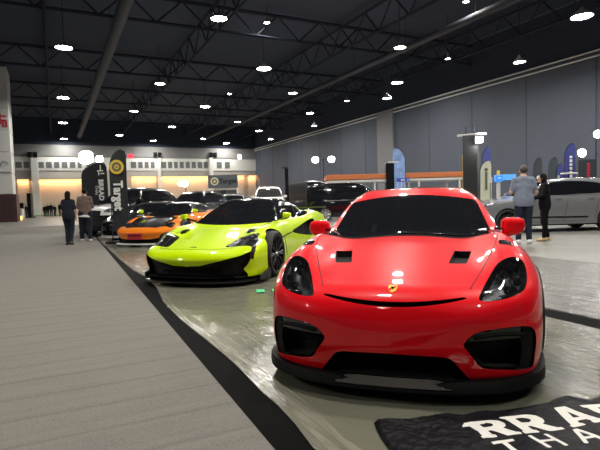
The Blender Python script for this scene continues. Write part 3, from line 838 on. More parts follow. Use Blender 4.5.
def suv_extra(chrome=None, rails=None, handle=None, trim=None):
    def ex(root, H):
        f = H.f0
        for sgn in (-1, 1):
            if trim: stripes(f, [(sgn*1.3, y, .44 + .015*math.sin(y)) for y in np.linspace(1.45, 3.35, 16)], (-sgn, 0, 0), .05, trim, 'side_moulding', root, .004)
            for y in (2.35, 3.35):
                stripes(f, [(sgn*1.3, y + .22*k/6, .98) for k in range(7)], (-sgn, 0, 0), .035, handle or M_CHROME, 'door_handle', root, .012, .01)
            for y in (1.62, 2.62, 3.55):
                stripes(f, [(sgn*1.3, y + .02*k, .36 + .09*k) for k in range(8)], (-sgn, 0, 0), .008, M_SEAM, 'door_gap', root, .001)
            if chrome: stripes(f, [(sgn*1.3, y, 1.09 + .01*math.sin(y)) for y in np.linspace(1.7, 4.0, 16)], (-sgn, 0, 0), .018, chrome, 'window_trim', root, .004)
            if rails:
                MB().tube([(sgn*.55, 2.2, 1.55*rails), (sgn*.55, 2.4, 1.66*rails), (sgn*.55, 3.7, 1.66*rails), (sgn*.55, 3.9, 1.56*rails)], .02, 6).build('roof_rail', M_CHROME, root, smooth=True)
    return ex
sw_ = [(.92,.36,.24,.93),(3.72,.36,.24,.935)]
car('suv', 'metallic grey crossover car seen from its left side behind the man and woman', place(5.22, 15.4, -88), scaled(SUV, 1.0, L=4.98, c1=4.94, zc=[(a + (.28 if a > 2.5 else 0), b) for a, b in SUV['zc']]), GRYP, [sw_[0], (4.02,.36,.24,.935)], suv_zones(), .035, .24, mirror=((.93,1.75,1.14), GRYP), extra=suv_extra(M_CHROME, None, M_CHROME, M_BLK))
wsuv = scaled(SUV, 1.10)
car('suv', 'dark car with white bonnet at the far end of the row, beside the two walkers', place(-7.75, 18.2, -17.5, .006), scaled(SUV, 1.15), BLKP, sw_, suv_zones(1.15) + [
    ('bonnet', lambda P: np.maximum(np.abs(P[:, 0]) - .80, np.maximum(np.maximum(.80 - P[:, 2], P[:, 1] - 1.2), .02 - P[:, 1])), WHTP, None, False)], .05, .24, mirror=((.93,1.75,1.30), BLKP), extra=suv_extra())
car('suv', 'black estate car behind the orange sports car, roof above its windscreen', place(-6.25, 23.6, -17.5), scaled(SUV, 1.10), BLKP, sw_, suv_zones(1.10), .05, .24, mirror=((.93,1.75,1.14), BLKP), extra=suv_extra(M_CHROME))
car('suv', 'white off-road car facing forward behind the lime supercar', place(-1.65, 27.0, 4), scaled(SUV, 1.25), WHTP, sw_, suv_zones(1.25, M_LAMP, M_VOID, M_GLASSC), .05, .24, mirror=((.95,1.75,1.42), WHTP), extra=suv_extra(None, 1.25))
car('suv', 'white car behind the black estate, under the small bright floodlight', place(-6.95, 31.0, 6), scaled(SUV, 1.12), WHTP, sw_, suv_zones(1.12, M_LAMP, M_VOID, M_GLASSC), .06, .24, mirror=((.93,1.75,1.14), WHTP), extra=suv_extra(None, 1.03))
car('suv', 'silver and black car in front of the corner booth with the ring logo', place(-4.25, 30.5, 4), scaled(SUV, 1.05), GRYP, sw_, suv_zones(1.05) + [
    ('bonnet', lambda P: np.maximum(np.abs(P[:, 0]) - .7, np.maximum(np.maximum(.9 - P[:, 2], P[:, 1] - 1.2), .1 - P[:, 1])), WHTP, None, False)], .06, .24, mirror=((.93,1.75,1.14), BLKP), extra=suv_extra())
MPV = dict(SUV); MPV.update(L=4.9, c0=.7, c1=4.86, bow=.15, zt=[(-.2,.66),(0,.80),(.1,.98),(.3,1.06),(.8,1.12),(1.1,1.15),(4.5,1.16),(4.9,1.1)],
    zc=[(.4,.7),(.75,1.08),(1.0,1.28),(1.3,1.52),(1.6,1.72),(1.9,1.85),(2.4,1.91),(4.3,1.89),(4.65,1.80),(4.85,1.4),(4.95,.9)],
    wc=[(1.0,.90),(1.2,.885),(1.5,.85),(1.75,.79),(1.86,.70),(1.93,.5),(2.0,.3)], yr=[(.1,.1),(.4,.02),(.8,0),(1.4,.02),(1.9,.1)])
mpvz = [('windshield', std_ws(.82, 1.16, .70, 1.80, 2.4, .02), M_GLASS, -.003, False),
    ('side_window', side_poly([(1.25,1.17),(1.5,1.45),(1.85,1.72),(2.6,1.76),(4.4,1.74),(4.6,1.5),(4.6,1.22),(3,1.17)], .4), M_GLASS, -.003, True),
    ('headlight', front_poly([(.50,.86),(.55,.98),(.86,1.02),(.88,.90)], .7, 0, 2), M_LAMP, -.004, True),
    ('grille', front_poly([(0,1.0),(.42,.96),(.5,.45),(0,.42)], .45, 0, 0), M_CHROME, -.002, False),
    ('tail_light', back_poly([(.6,1.5),(.85,1.5),(.85,.9),(.65,.9)], 4.3, 0), M_TAIL, -.002, True)]
mpvz107 = [('windshield', std_ws(.82, 1.24, .70, 1.92, 2.4, .02), M_GLASS, -.003, False),
    ('side_window', side_poly([(1.25,1.25),(1.5,1.55),(1.85,1.84),(2.6,1.88),(4.4,1.86),(4.6,1.6),(4.6,1.30),(3,1.25)], .4), M_GLASS, -.003, True)] + mpvz[2:]
mw = [(.95,.36,.23,.93),(3.85,.36,.23,.93)]
car('minivan', 'black people carrier with silver spoked wheels between the lime and red cars', place(5.3, 27.0, 86), scaled(MPV, 1.07), BLKP, mw, mpvz107, .05, .22, mirror=((.95,1.3,1.2), BLKP), extra=suv_extra(M_CHROME), mrim=M_RIMS, cat='van', spokes=8)
car('minivan', 'tall dark van standing left of the black people carrier', place(1.95, 33.2, 25), scaled(MPV, 1.33), mat('dark_van_paint', (.006,.007,.011), .55, coat=.15, var=.05, spec=.2), mw, mpvz[2:3] + [('windshield', std_ws(.82, 1.54, .70, 2.40, 2.4, .02), M_ROOF, -.003, False)], .06, .22, mirror=((.97,1.3,1.55), BLKP), extra=suv_extra(M_CHROME), cat='van')
car('suv', 'dark car whose roof shows just above the red roof, left of the black lamp post', place(5.8, 19.3, 0), scaled(SUV, 1.0), BLKP, sw_, suv_zones(1.0), .06, .24, mirror=((.93,1.75,1.14), BLKP))
# ---------------------------------------------------------------- people
M_SKIN = mat('skin', (.55,.33,.24), .5, var=.05)
M_HAIR = mat('dark_hair', (.010,.008,.007), .75, bump=.3, bscale=150, spec=.15)
M_EYE = mat('eye_dark', (.01,.008,.008), .2, var=.05)
M_LIP = mat('lip_tone', (.40,.16,.14), .45, var=.05)
def cloth(name, col): return mat(name, col, .85, var=.12, vscale=14, bump=.35, bscale=22, spec=.15)
def blend(ds, k):
    d = ds[0]
    for e in ds[1:]: d = smin(d, e, k)
    return d
def person(label, loc, rz, height, top, legs_m, shoe_m, J=None, female=False, sleeve=.45, hem=.86, hair='short', res=.014,
           wide=1.0, hand=(.35, .35), hair_m=None, jacket_open=False, group=None, leg_w=1.0, cuff=.075):
    """standing figure facing +y; J overrides joints (for a 1.75 m figure)"""
    s = height/1.75; sw = (.150 if female else .172)*wide
    j = dict(pel=(0,0,.96), bel=(0,.01,1.10), che=(0,.01,1.29), nec=(0,-.005,1.47), head=(0,.02,1.625),
             shL=(-sw,-.01,1.415), shR=(sw,-.01,1.415), elL=(-sw-.05,-.02,1.13), elR=(sw+.05,-.02,1.13),
             wrL=(-sw-.05,.08,.89), wrR=(sw+.05,.08,.89), hiL=(-.09,0,.92), hiR=(.09,0,.92),
             knL=(-.10,.02,.50), knR=(.10,.02,.50), anL=(-.10,-.02,.09), anR=(.10,-.02,.09), ftL=(-.12,.14,.03), ftR=(.12,.14,.03))
    if J: j.update(J)
    j = {k: np.array(v, float) for k, v in j.items()}
    lw = leg_w
    def hand_parts(P, S):
        w = j['wr'+S]; e = j['el'+S]; d = (w - e)/np.linalg.norm(w - e); sg = -1 if S == 'L' else 1
        lat = np.cross(d, [sg*1., 0, 0.2]); lat /= np.linalg.norm(lat); nrm = np.cross(d, lat)
        ds = [seg_sd(P, w, w + d*.085, .026, .030)]
        for i, (l, o) in enumerate(((.075,-.030),(.085,-.010),(.078,.010),(.062,.028))):
            a = w + d*.085 + lat*o; b = a + d*l*.55 + nrm*.006*sg; c = b + d*l*.4 + nrm*.022*sg
            ds += [seg_sd(P, a, b, .0095, .0085), seg_sd(P, b, c, .0085, .007)]
        a = w + d*.03 - lat*.028; b = a + d*.035 - lat*.026; c = b + d*.032 + nrm*.008*sg
        ds += [seg_sd(P, a, b, .012, .010), seg_sd(P, b, c, .010, .008)]
        return ds
    def arm(P, S, ra=1.0, full=True):
        return [seg_sd(P, j['sh'+S], j['el'+S], .052*ra, .042*ra), seg_sd(P, j['el'+S], j['wr'+S], .040*ra, .027*ra)]
    def torso(P, g=0.0):
        q = 0.92 if female else 1.0
        return [ell_sd(P, j['che'], (.165*q*wide+g, .105+g, .20+g)), ell_sd(P, j['bel'], (.135*q*wide+g, .098+g, .17+g)),
                ell_sd(P, j['pel'], (.160*wide+g, .110+g, .13+g)),
                seg_sd(P, j['shL']*.9, j['shR']*.9, .052+g, .052+g), seg_sd(P, j['nec'] - [0,0,.03], j['shL'] + [.03,0,.0], .05+g, .045+g), seg_sd(P, j['nec'] - [0,0,.03], j['shR'] - [.03,0,.0], .05+g, .045+g)]
    def legs(P, S, g=0.0):
        return [seg_sd(P, j['hi'+S], j['kn'+S], .088*lw+g, .058*lw+g), seg_sd(P, j['kn'+S] + np.array([0,-.012,-.02]), j['an'+S], .056*lw+g, .038*lw+g)]
    hd = j['head']
    def head(P):
        return [ell_sd(P, hd + [0,-.008,.03], (.075,.094,.095)), ell_sd(P, hd + [0,.025,-.045], (.055,.065,.07)),
                seg_sd(P, hd + [0,.088,.012], hd + [0,.104,-.018], .010, .014), ell_sd(P, hd + [-.076,0,-.005], (.012,.022,.034)), ell_sd(P, hd + [.076,0,-.005], (.012,.022,.034))]
    def body(P):
        P = P/s
        d = blend(torso(P), .07)
        d = smin(d, seg_sd(P, j['nec'] - [0,0,.05], hd - [0,.01,.03], .056, .050), .04)
        d = smin(d, blend(head(P), .02), .015)
        for S in 'LR':
            d = smin(d, blend(arm(P, S), .03), .04); d = smin(d, blend(legs(P, S), .04), .04)
            d = smin(d, blend(hand_parts(P, S), .006), .012)
            d = smin(d, seg_sd(P, j['an'+S] - [0,0,.035], j['ft'+S], .038, .030), .03)
        return d*s
    lo = np.array([min(v[0] for v in j.values()) - .2, min(v[1] for v in j.values()) - .2, -.02])*s
    hi = np.array([max(v[0] for v in j.values()) + .2, max(v[1] for v in j.values()) + .2, 1.80])*s
    root = thing('person', label, 'person', loc, rz, group)
    surf('body', polygonize(body, lo, hi, res), M_SKIN, root)
    def shirt(P):
        P = P/s; d = blend(torso(P, .016), .06)
        hemz = hem
        d = smin(d, ell_sd(P, j['pel'] + [0,0,-.0], (.186*wide, .134, .36)), .06)
        for S in 'LR':
            a = arm(P, S, 1.24)
            up = a[0]; fo = a[1]
            ax = j['el'+S] - j['sh'+S]; t = ((P - j['sh'+S]) @ ax)/(ax @ ax)
            if sleeve < 1: up = np.maximum(up, (t - sleeve*1.6)*.2); d = smin(d, up, .04)
            else: d = smin(d, smin(up, fo, .03), .04)
        d = np.maximum(d, hemz - P[:, 2]); d = np.maximum(d, -seg_sd(P, j['nec'] + [0,.012,-.01], j['nec'] + [0,.03,.3], .062, .062))
        return d*s
    surf('shirt' if sleeve < 1 else 'jacket', polygonize(shirt, lo, hi, res), top, root)
    if sleeve < 1 or True:
        cl = MB(); n = j['nec']*s
        cl.lathe([(.066*s, -.02), (.072*s, .0), (.066*s, .022), (.060*s, .018), (.060*s, -.02)], 'Z', c=(n[0], n[1]+.004, n[2]-.006), n=20)
        cl.build('collar', top, root, smooth=True)
    def trou(P):
        P = P/s; d = ell_sd(P, j['pel'], (.168*wide, .119, .14))
        for S in 'LR': d = smin(d, blend(legs(P, S, .016), .03), .05)
        d = np.maximum(d, cuff - P[:, 2]); d = np.maximum(d, P[:, 2] - 1.02)
        return d*s
    surf('trousers', polygonize(trou, lo, hi, res), legs_m, root)
    for S in 'LR':
        a = j['an'+S]; f = j['ft'+S]
        def sh(P):
            P = P/s
            d = smin(seg_sd(P, a - [0,.02,.045], f + [0,.01,.002], .046, .038), seg_sd(P, a - [0,.03,.05], a - [0,.0,-.0], .045, .047), .03)
            return np.maximum(d, .004 - P[:, 2])*s
        surf('shoe', polygonize(sh, np.minimum(a, f)*s - .09, np.maximum(a, f)*s + .1, res), shoe_m, root)
    hm = hair_m or M_HAIR
    def hairf(P):
        P = P/s
        d = ell_sd(P, hd + [0,-.014,.038], (.084,.103,.100))
        cut = np.maximum(P[:, 1] - (hd[1] + .062 - .4*(hd[2] + .06 - P[:, 2])*(P[:, 2] < hd[2]+.06)), (hd[2] - (.055 if hair == 'short' else .10)) - P[:, 2])
        d = np.maximum(d, cut)
        if hair == 'long': d = smin(d, np.maximum(ell_sd(P, hd + [0,-.065,-.10], (.085,.052,.20)), hd[2] - .3 - P[:, 2]), .04)
        if hair == 'bob': d = smin(d, np.maximum(ell_sd(P, hd + [0,-.03,-.03], (.093,.085,.12)), P[:, 1] - hd[1] - .03), .03)
        return d*s
    surf('hair', polygonize(hairf, (hd - .16)*s - [0,0,.22*s], (hd + .18)*s, res), hm, root)
    for sg in (-1, 1):
        MB().lathe([(.001,-.008),(.008,-.005),(.010,0),(.008,.005),(.001,.008)], 'Y', c=tuple((hd + [sg*.03,.083,.012])*s), n=10).build('eye', M_EYE, root, smooth=True)
    MB().box(tuple((hd + [0,.084,-.05])*s), (.042*s,.012*s,.010*s), bev=.003).build('mouth', M_LIP, root)
    return root
C_BLUE = cloth('grey_blue_shirt', (.20,.23,.30)); C_JEAN = cloth('dark_denim', (.018,.024,.042)); C_BLACK = cloth('black_suit_cloth', (.005,.005,.006))
C_NAVY = cloth('navy_top', (.016,.020,.032)); C_JACK = cloth('faded_brown_jacket', (.16,.115,.10)); C_WHT = cloth('white_cotton', (.7,.7,.68))
S_WHITE = mat('white_shoe', (.7,.7,.68), .5, var=.05); S_BLACK = mat('black_shoe', (.012,.012,.012), .35, var=.05); S_GOLD = mat('beige_shoe', (.55,.40,.22), .4, var=.05)
def hall(X, Y, z=0): x, y = cam2hall(X, Y); return (x, y, z)
def face(camdeg): return -YAWC + R(camdeg)      # 0 = facing away from the camera
man = person('man in grey-blue short-sleeved shirt and dark jeans, seen from behind by the grey car', hall(5.28, 11.55), face(-8), 1.84, C_BLUE, C_JEAN, S_WHITE,
    J=dict(elL=(-.265,.0,1.15), elR=(.265,.0,1.15), wrL=(-.20,.22,1.14), wrR=(.22,.20,1.13), head=(.01,.035,1.62), anL=(-.12,-.02,.09), ftL=(-.15,.13,.03), anR=(.11,-.02,.09), ftR=(.15,.12,.03)),
    sleeve=.55, hem=.83, hair='short', wide=1.10, leg_w=1.08, hair_m=mat('greying_hair', (.06,.045,.04), .6, bump=.3, bscale=120))
wom = person('woman in black trouser suit with black hair, standing right of the man in grey-blue', hall(5.98, 11.95), face(72), 1.66, C_BLACK, C_BLACK, S_GOLD, female=True,
    J=dict(elL=(-.20,.06,1.16), elR=(.20,.10,1.15), wrL=(-.10,.27,1.10), wrR=(.10,.28,1.13), head=(0,.06,1.61), anL=(-.07,.03,.10), ftL=(-.08,.17,.03), anR=(.07,-.08,.11), ftR=(.08,.05,.03)),
    sleeve=1, hem=.80, hair='bob', leg_w=.95)
lw = person('woman in navy top and trousers with long dark hair, walking away on the carpet', hall(-7.02, 14.9, .006), face(10), 1.62, C_NAVY, C_NAVY, S_BLACK, female=True,
    J=dict(knL=(-.08,.08,.50), anL=(-.07,-.02,.09), ftL=(-.08,.13,.03), knR=(.08,.02,.50), anR=(.07,-.12,.11), ftR=(.08,.03,.03)),
    sleeve=.6, hem=.82, hair='long')
rw = person('person in faded brown jacket and loose dark trousers with white shirt hem showing', hall(-7.08, 16.2, .006), face(28), 1.74, C_JACK, C_NAVY, S_WHITE,
    J=dict(elL=(-.22,.02,1.14), wrL=(-.12,.24,1.06), elR=(.22,.02,1.14), wrR=(.14,.24,1.06), anL=(-.12,.12,.09), ftL=(-.14,.27,.03), knL=(-.11,.10,.50), anR=(.11,-.16,.09), ftR=(.13,-.02,.03), knR=(.10,-.02,.50)),
    sleeve=1, hem=.84, hair='short', leg_w=1.35)
# white shirt hem below the jacket
hm = MB(); hm.lathe([(.178,.0),(.205,-.045),(.212,-.075),(.200,-.075),(.165,.0)], 'Z', n=28)
ho = hm.build('shirt_hem', C_WHT, rw, 'white shirt hem below the jacket', smooth=True); ho.location = (0, 0, .885); ho.scale = (1.02, .78, 1); ho.rotation_euler = (R(4), R(5), 0)
# far visitors in front of the back wall
far = person('dark-clothed visitor standing far off in front of the back wall', hall(-31.0, 63.5), face(170), 1.68, C_BLACK, C_NAVY, S_BLACK, sleeve=1, res=.04, group='visitors by the back wall')
k = 0
for (px, hgt) in ((45.5, .86), (48.5, .93), (52, .98), (55.5, .84), (27, .95)):
    c = copy_tree(far); k += 1
    d = 61.0 + .9*(k % 3); c.location = hall((px - 300)/490*d, d); c.scale = (1, 1, hgt); c.rotation_euler = (0, 0, face(150 + 25*k))
    if px == 27: c['label'] = 'dark-clothed visitor by the black screen near the white tower'; del c['group']
# ---------------------------------------------------------------- the hall
def tex_mat(name, build):
    m = bpy.data.materials.new(name); m.use_nodes = True
    build(m.node_tree, m.node_tree.nodes['Principled BSDF'], m.node_tree.nodes.new, m.node_tree.links.new); return m
def _carpet(nt, b, N, Lk):
    tc = N('ShaderNodeTexCoord'); n = N('ShaderNodeTexNoise'); n.inputs['Scale'].default_value = 140; n.inputs['Detail'].default_value = 4
    n2 = N('ShaderNodeTexNoise'); n2.inputs['Scale'].default_value = 1.3
    mp = N('ShaderNodeMapping'); mp.inputs['Scale'].default_value = (.8, 9, 1); mp.inputs['Rotation'].default_value = (0, 0, .05)
    n3 = N('ShaderNodeTexNoise'); n3.inputs['Scale'].default_value = 1.5; n3.inputs['Detail'].default_value = 4
    Lk(tc.outputs['Object'], n.inputs['Vector']); Lk(tc.outputs['Object'], n2.inputs['Vector']); Lk(tc.outputs['Object'], mp.inputs[0]); Lk(mp.outputs[0], n3.inputs['Vector'])
    sep = N('ShaderNodeSeparateXYZ'); Lk(tc.outputs['Object'], sep.inputs[0])
    a = N('ShaderNodeMath'); a.operation = 'MULTIPLY_ADD'; a.inputs[1].default_value = .03; Lk(sep.outputs['X'], a.inputs[0]); Lk(sep.outputs['Y'], a.inputs[2])
    w = N('ShaderNodeMath'); w.operation = 'PINGPONG'; w.inputs[1].default_value = .17; Lk(a.outputs[0], w.inputs[0])
    r = N('ShaderNodeMapRange'); r.inputs['From Min'].default_value = 0; r.inputs['From Max'].default_value = .026; r.inputs['To Min'].default_value = .84; r.inputs['To Max'].default_value = 1
    Lk(w.outputs[0], r.inputs['Value'])
    ad = N('ShaderNodeMath'); ad.operation = 'MULTIPLY_ADD'; ad.inputs[1].default_value = .35; Lk(n3.outputs['Fac'], ad.inputs[0]); Lk(n.outputs['Fac'], ad.inputs[2])
    r2 = N('ShaderNodeMapRange'); r2.inputs['From Min'].default_value = .4; r2.inputs['From Max'].default_value = .95; r2.inputs['To Min'].default_value = .72; r2.inputs['To Max'].default_value = 1.24
    Lk(ad.outputs[0], r2.inputs['Value'])
    m = N('ShaderNodeMath'); m.operation = 'MULTIPLY'; Lk(r.outputs[0], m.inputs[0]); Lk(r2.outputs[0], m.inputs[1])
    v = N('ShaderNodeVectorMath'); v.operation = 'SCALE'; v.inputs[0].default_value = (.185, .174, .157); Lk(m.outputs[0], v.inputs['Scale'])
    Lk(v.outputs[0], b.inputs['Base Color']); b.inputs['Roughness'].default_value = .95; b.inputs['Specular IOR Level'].default_value = .15
    bp = N('ShaderNodeBump'); bp.inputs['Strength'].default_value = .4; bp.inputs['Distance'].default_value = .004; Lk(n.outputs['Fac'], bp.inputs['Height']); Lk(bp.outputs[0], b.inputs['Normal'])
M_CARPET = tex_mat('grey_ribbed_carpet', _carpet)
M_FLOOR = mat('polished_concrete', (.20,.195,.178), .42, var=.15, vscale=.8, bump=.05, bscale=8)
M_BLACKF = mat('black_floor_felt', (.0035,.0035,.0035), .9, var=.2, vscale=60, spec=.08)
fl = MB(); fl.box((-4, 28, -.06), (80, 104, .12)); struct(fl.build('floor', M_FLOOR))
# carpet walkway along the row of cars
def slab(name, pts, z0, z1, m):
    b = MB(); b.prism([(p[0], p[1]) for p in pts], z1 - z0); o = b.build(name, m); o.location = (0, 0, z0); return o
cp = slab('carpet', [(-9.5,-6),(.69,-6),(.87,2.08),(1.26,18),(1.62,34),(-9.5,34)], .0, .0035, M_CARPET)
tag(cp, 'wide grey ribbed carpet walkway to the left of the parked cars', 'carpet')
fe = slab('floor_felt', [(.69,-6),(.87,2.08),(1.26,18),(1.56,31),(4.45,31),(4.45,-6)], .0, .002, M_BLACKF)
tag(fe, 'black floor felt showing as dark strips beside the clear plastic sheets', 'floor covering')
# translucent plastic sheets
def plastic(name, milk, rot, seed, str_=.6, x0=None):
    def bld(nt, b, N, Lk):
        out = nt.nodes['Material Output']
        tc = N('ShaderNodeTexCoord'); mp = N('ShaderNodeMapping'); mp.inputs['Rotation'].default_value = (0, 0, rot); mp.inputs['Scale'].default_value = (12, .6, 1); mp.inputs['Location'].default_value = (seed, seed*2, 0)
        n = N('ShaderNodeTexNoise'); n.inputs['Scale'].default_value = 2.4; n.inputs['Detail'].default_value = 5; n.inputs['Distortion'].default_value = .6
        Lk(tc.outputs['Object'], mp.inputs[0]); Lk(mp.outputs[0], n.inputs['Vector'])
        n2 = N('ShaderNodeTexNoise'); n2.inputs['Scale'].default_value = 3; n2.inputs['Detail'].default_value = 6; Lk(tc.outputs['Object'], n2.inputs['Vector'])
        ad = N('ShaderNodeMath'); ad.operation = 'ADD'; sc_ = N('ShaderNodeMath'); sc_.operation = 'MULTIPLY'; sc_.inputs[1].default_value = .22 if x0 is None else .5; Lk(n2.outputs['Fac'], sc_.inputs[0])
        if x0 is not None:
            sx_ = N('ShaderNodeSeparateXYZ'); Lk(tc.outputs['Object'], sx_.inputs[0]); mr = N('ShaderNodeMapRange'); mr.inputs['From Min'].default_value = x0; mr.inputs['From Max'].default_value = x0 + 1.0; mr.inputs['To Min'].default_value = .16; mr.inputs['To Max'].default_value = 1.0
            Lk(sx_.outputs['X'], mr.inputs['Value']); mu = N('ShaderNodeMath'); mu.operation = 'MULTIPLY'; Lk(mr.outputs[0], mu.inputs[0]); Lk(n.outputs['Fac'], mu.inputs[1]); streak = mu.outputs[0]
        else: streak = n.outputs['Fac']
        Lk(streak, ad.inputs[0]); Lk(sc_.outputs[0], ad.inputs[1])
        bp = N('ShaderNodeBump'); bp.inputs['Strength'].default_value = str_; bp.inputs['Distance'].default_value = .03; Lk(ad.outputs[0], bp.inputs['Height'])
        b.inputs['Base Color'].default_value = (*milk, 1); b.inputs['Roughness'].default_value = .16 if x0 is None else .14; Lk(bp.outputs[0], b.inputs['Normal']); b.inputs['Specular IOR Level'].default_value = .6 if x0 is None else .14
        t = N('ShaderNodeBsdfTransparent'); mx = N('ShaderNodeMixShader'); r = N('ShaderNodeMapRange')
        r.inputs['From Min'].default_value = .35; r.inputs['From Max'].default_value = .65; r.inputs['To Min'].default_value = .28; r.inputs['To Max'].default_value = .95  # streaky opacity: milky creases plus lamp glints painted in along them
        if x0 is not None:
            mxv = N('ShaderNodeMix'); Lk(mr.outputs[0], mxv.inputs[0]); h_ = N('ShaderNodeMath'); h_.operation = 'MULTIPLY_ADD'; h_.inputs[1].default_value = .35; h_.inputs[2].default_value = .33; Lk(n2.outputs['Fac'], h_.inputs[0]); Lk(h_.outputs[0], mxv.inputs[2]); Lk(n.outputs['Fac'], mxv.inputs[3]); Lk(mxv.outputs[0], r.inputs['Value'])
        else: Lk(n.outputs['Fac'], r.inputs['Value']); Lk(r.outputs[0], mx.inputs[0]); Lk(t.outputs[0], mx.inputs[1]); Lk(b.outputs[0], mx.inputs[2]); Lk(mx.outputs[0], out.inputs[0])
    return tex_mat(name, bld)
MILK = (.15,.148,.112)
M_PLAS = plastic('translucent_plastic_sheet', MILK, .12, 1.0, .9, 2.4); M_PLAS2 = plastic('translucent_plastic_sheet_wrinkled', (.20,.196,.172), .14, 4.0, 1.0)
M_HEM = plastic('doubled_plastic_hem', (.27,.26,.21), .5, 2.0, .3)
def sheet(name, left, right, z, m, seed, nu=40, amp=.006):
    """strip of sheeting between two edge polylines of equal length"""
    rnd = random.Random(seed); V = []; F = []; n = len(left)
    ph = [rnd.uniform(0, 6.28) for _ in range(6)]
    for i in range(n):
        for k in range(nu + 1):
            t = k/nu; x = left[i][0]*(1-t) + right[i][0]*t; y = left[i][1]*(1-t) + right[i][1]*t
            h = amp*(1 + .5*math.sin(x*9 + y*2 + ph[0]) + .5*math.sin(x*17 - y*3 + ph[1]))
            V.append((x, y, z + h))
    for i in range(n-1):
        for k in range(nu): a = i*(nu+1) + k; F.append((a, a+1, a+nu+2, a+nu+1))
    return surf(name, (V, F, None), m)
edge_px = [(350,475),(313.5,450),(287,414.5),(262,393),(233,363),(201,336),(180,320),(163,302),(157,288.5),(145,277),(133,270.5),(120,260),(108,249),(101,242),(97,237)]
edge = [at_z(*p) for p in edge_px]
ys = np.linspace(edge[0].y, edge[-1].y, 70); ex = np.interp(ys, [e.y for e in edge], [e.x for e in edge])
ys = np.r_[np.linspace(-1.5, ys[0]-.05, 6), ys]; ex = np.r_[[ex[0]]*6, ex]
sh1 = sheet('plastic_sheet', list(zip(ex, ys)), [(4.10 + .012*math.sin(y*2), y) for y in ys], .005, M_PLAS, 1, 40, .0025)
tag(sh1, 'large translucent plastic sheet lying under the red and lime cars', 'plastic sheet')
hem = sheet('folded_hem', list(zip(ex, ys)), [(x + .12 + .05*math.sin(y*.9), y) for x, y in zip(ex, ys)], .009, M_HEM, 2, 6, .002); hem.parent = sh1; hem['label'] = 'paler doubled hem along the sheet edge'
ys2 = np.linspace(-1.5, 14.5, 60)
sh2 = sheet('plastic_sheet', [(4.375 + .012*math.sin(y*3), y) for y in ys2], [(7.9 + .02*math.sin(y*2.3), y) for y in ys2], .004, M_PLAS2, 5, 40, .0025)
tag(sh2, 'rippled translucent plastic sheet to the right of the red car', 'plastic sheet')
# walls
M_WALLR = mat('dark_grey_wall_panel', (.066,.076,.105), .75, var=.06, vscale=.4)
M_WALLB = mat('beige_wall', (.36,.34,.31), .8, var=.05, vscale=.6); M_WBAND = mat('grey_wall_band', (.20,.20,.205), .8, var=.05, vscale=.5)
M_WHITE = mat('white_painted_steel', (.62,.62,.60), .55, var=.04); M_PANE = mat('dark_window_pane', (.11,.115,.12), .3, var=.2); M_DARK = mat('dark_roof_lining', (.032,.041,.068), .9, var=.1); M_JOINT = mat('dark_panel_joint', (.05,.058,.08), .8, var=.05)
M_STEEL = mat('dark_roof_steel', (.022,.027,.043), .8, var=.15, spec=.2)
XR, YB, HW, HC = 30.0, 76.0, 9.72, 13.2
def at_y(px, py, Y):
    d = CF + CR*(px-300)/FPX - CU*(py-225)/FPX; t = Y/d[1]; return Vector((d[0]*t, Y, d[2]*t + CAM_H))
def at_x(px, py, X):
    d = CF + CR*(px-300)/FPX - CU*(py-225)/FPX; t = X/d[0]; return Vector((X, d[1]*t, d[2]*t + CAM_H))
w = MB(); w.box((XR + .15, 28, HW/2), (.3, 96.6, HW)); struct(w.build('wall_right', M_WALLR))
w = MB(); w.box((XR + .2, 28, (HW+HC)/2), (.3, 96.6, HC-HW)); struct(w.build('wall_right_upper', M_DARK))
w = MB(); w.box((-7, YB + .15, HW/2), (74, .3, HW)); struct(w.build('wall_back', M_WALLB))
w = MB(); w.box((-7, YB + .2, (HW+HC)/2), (74, .3, HC-HW)); struct(w.build('wall_back_upper', M_DARK))
w = MB(); w.box((-7, 28, HC + .1), (74, 96.6, .2)); struct(w.build('ceiling', M_DARK))
z1 = at_y(120, 157, YB).z
w = MB(); w.box((-7, YB - .06, (HW + z1)/2), (74, .12, HW - z1)); struct(w.build('trim_1', M_WBAND))
# vertical panel joints on the right wall and the twin pale conduits at its head
n = 2
for y in np.arange(4, 75, 5.0):
    n += 1; b = MB(); b.box((XR - .01, y, HW/2), (.03, .04, HW)); struct(b.build('trim_%d' % n, M_JOINT))
for z in (9.42, 9.74):
    n += 1; b = MB(); b.tube([(XR - .15, -20, z), (XR - .15, YB, z)], .06, 8); struct(b.build('trim_%d' % n, M_WHITE))
n += 1; b = MB(); b.box((XR - .12, 40.2, HW/2), (.25, 2.6, HW)); struct(b.build('trim_%d' % n, mat('pale_grey_column', (.17,.175,.185), .8, var=.05)))
# back wall: window band, columns, cove-lit bays
zt, zb_ = at_y(120, 158, YB).z, at_y(120, 170.5, YB).z
n += 1; b = MB(); b.box((-7, YB - .05, (zt + zb_)/2), (74, .1, zt - zb_)); struct(b.build('trim_%d' % n, M_WHITE))
wn = 0
for a, e in ((15, 22.5), (23, 30), (37, 44.5), (45.3, 52.5), (53.3, 60), (61, 68), (69, 76), (77, 82), (130, 136.5), (137.5, 143), (144, 149), (150, 155), (160.5, 166.5), (167.3, 172.5), (173.3, 178), (179, 184), (185, 190), (191, 196), (197, 202.5), (203, 208), (216, 222), (224, 230)):
    A = at_y(a, 161.5, YB); E_ = at_y(e, 168.5, YB); wn += 1
    b = MB(); b.box(((A.x+E_.x)/2, YB - .11, (A.z+E_.z)/2), (E_.x-A.x, .06, A.z-E_.z)); o = struct(b.build('window_%d' % wn, M_WHITE))
    b = MB(); b.box(((A.x+E_.x)/2, YB - .15, (A.z+E_.z)/2), (E_.x-A.x-.12, .03, A.z-E_.z-.12)); b.build('pane', M_PANE, o)
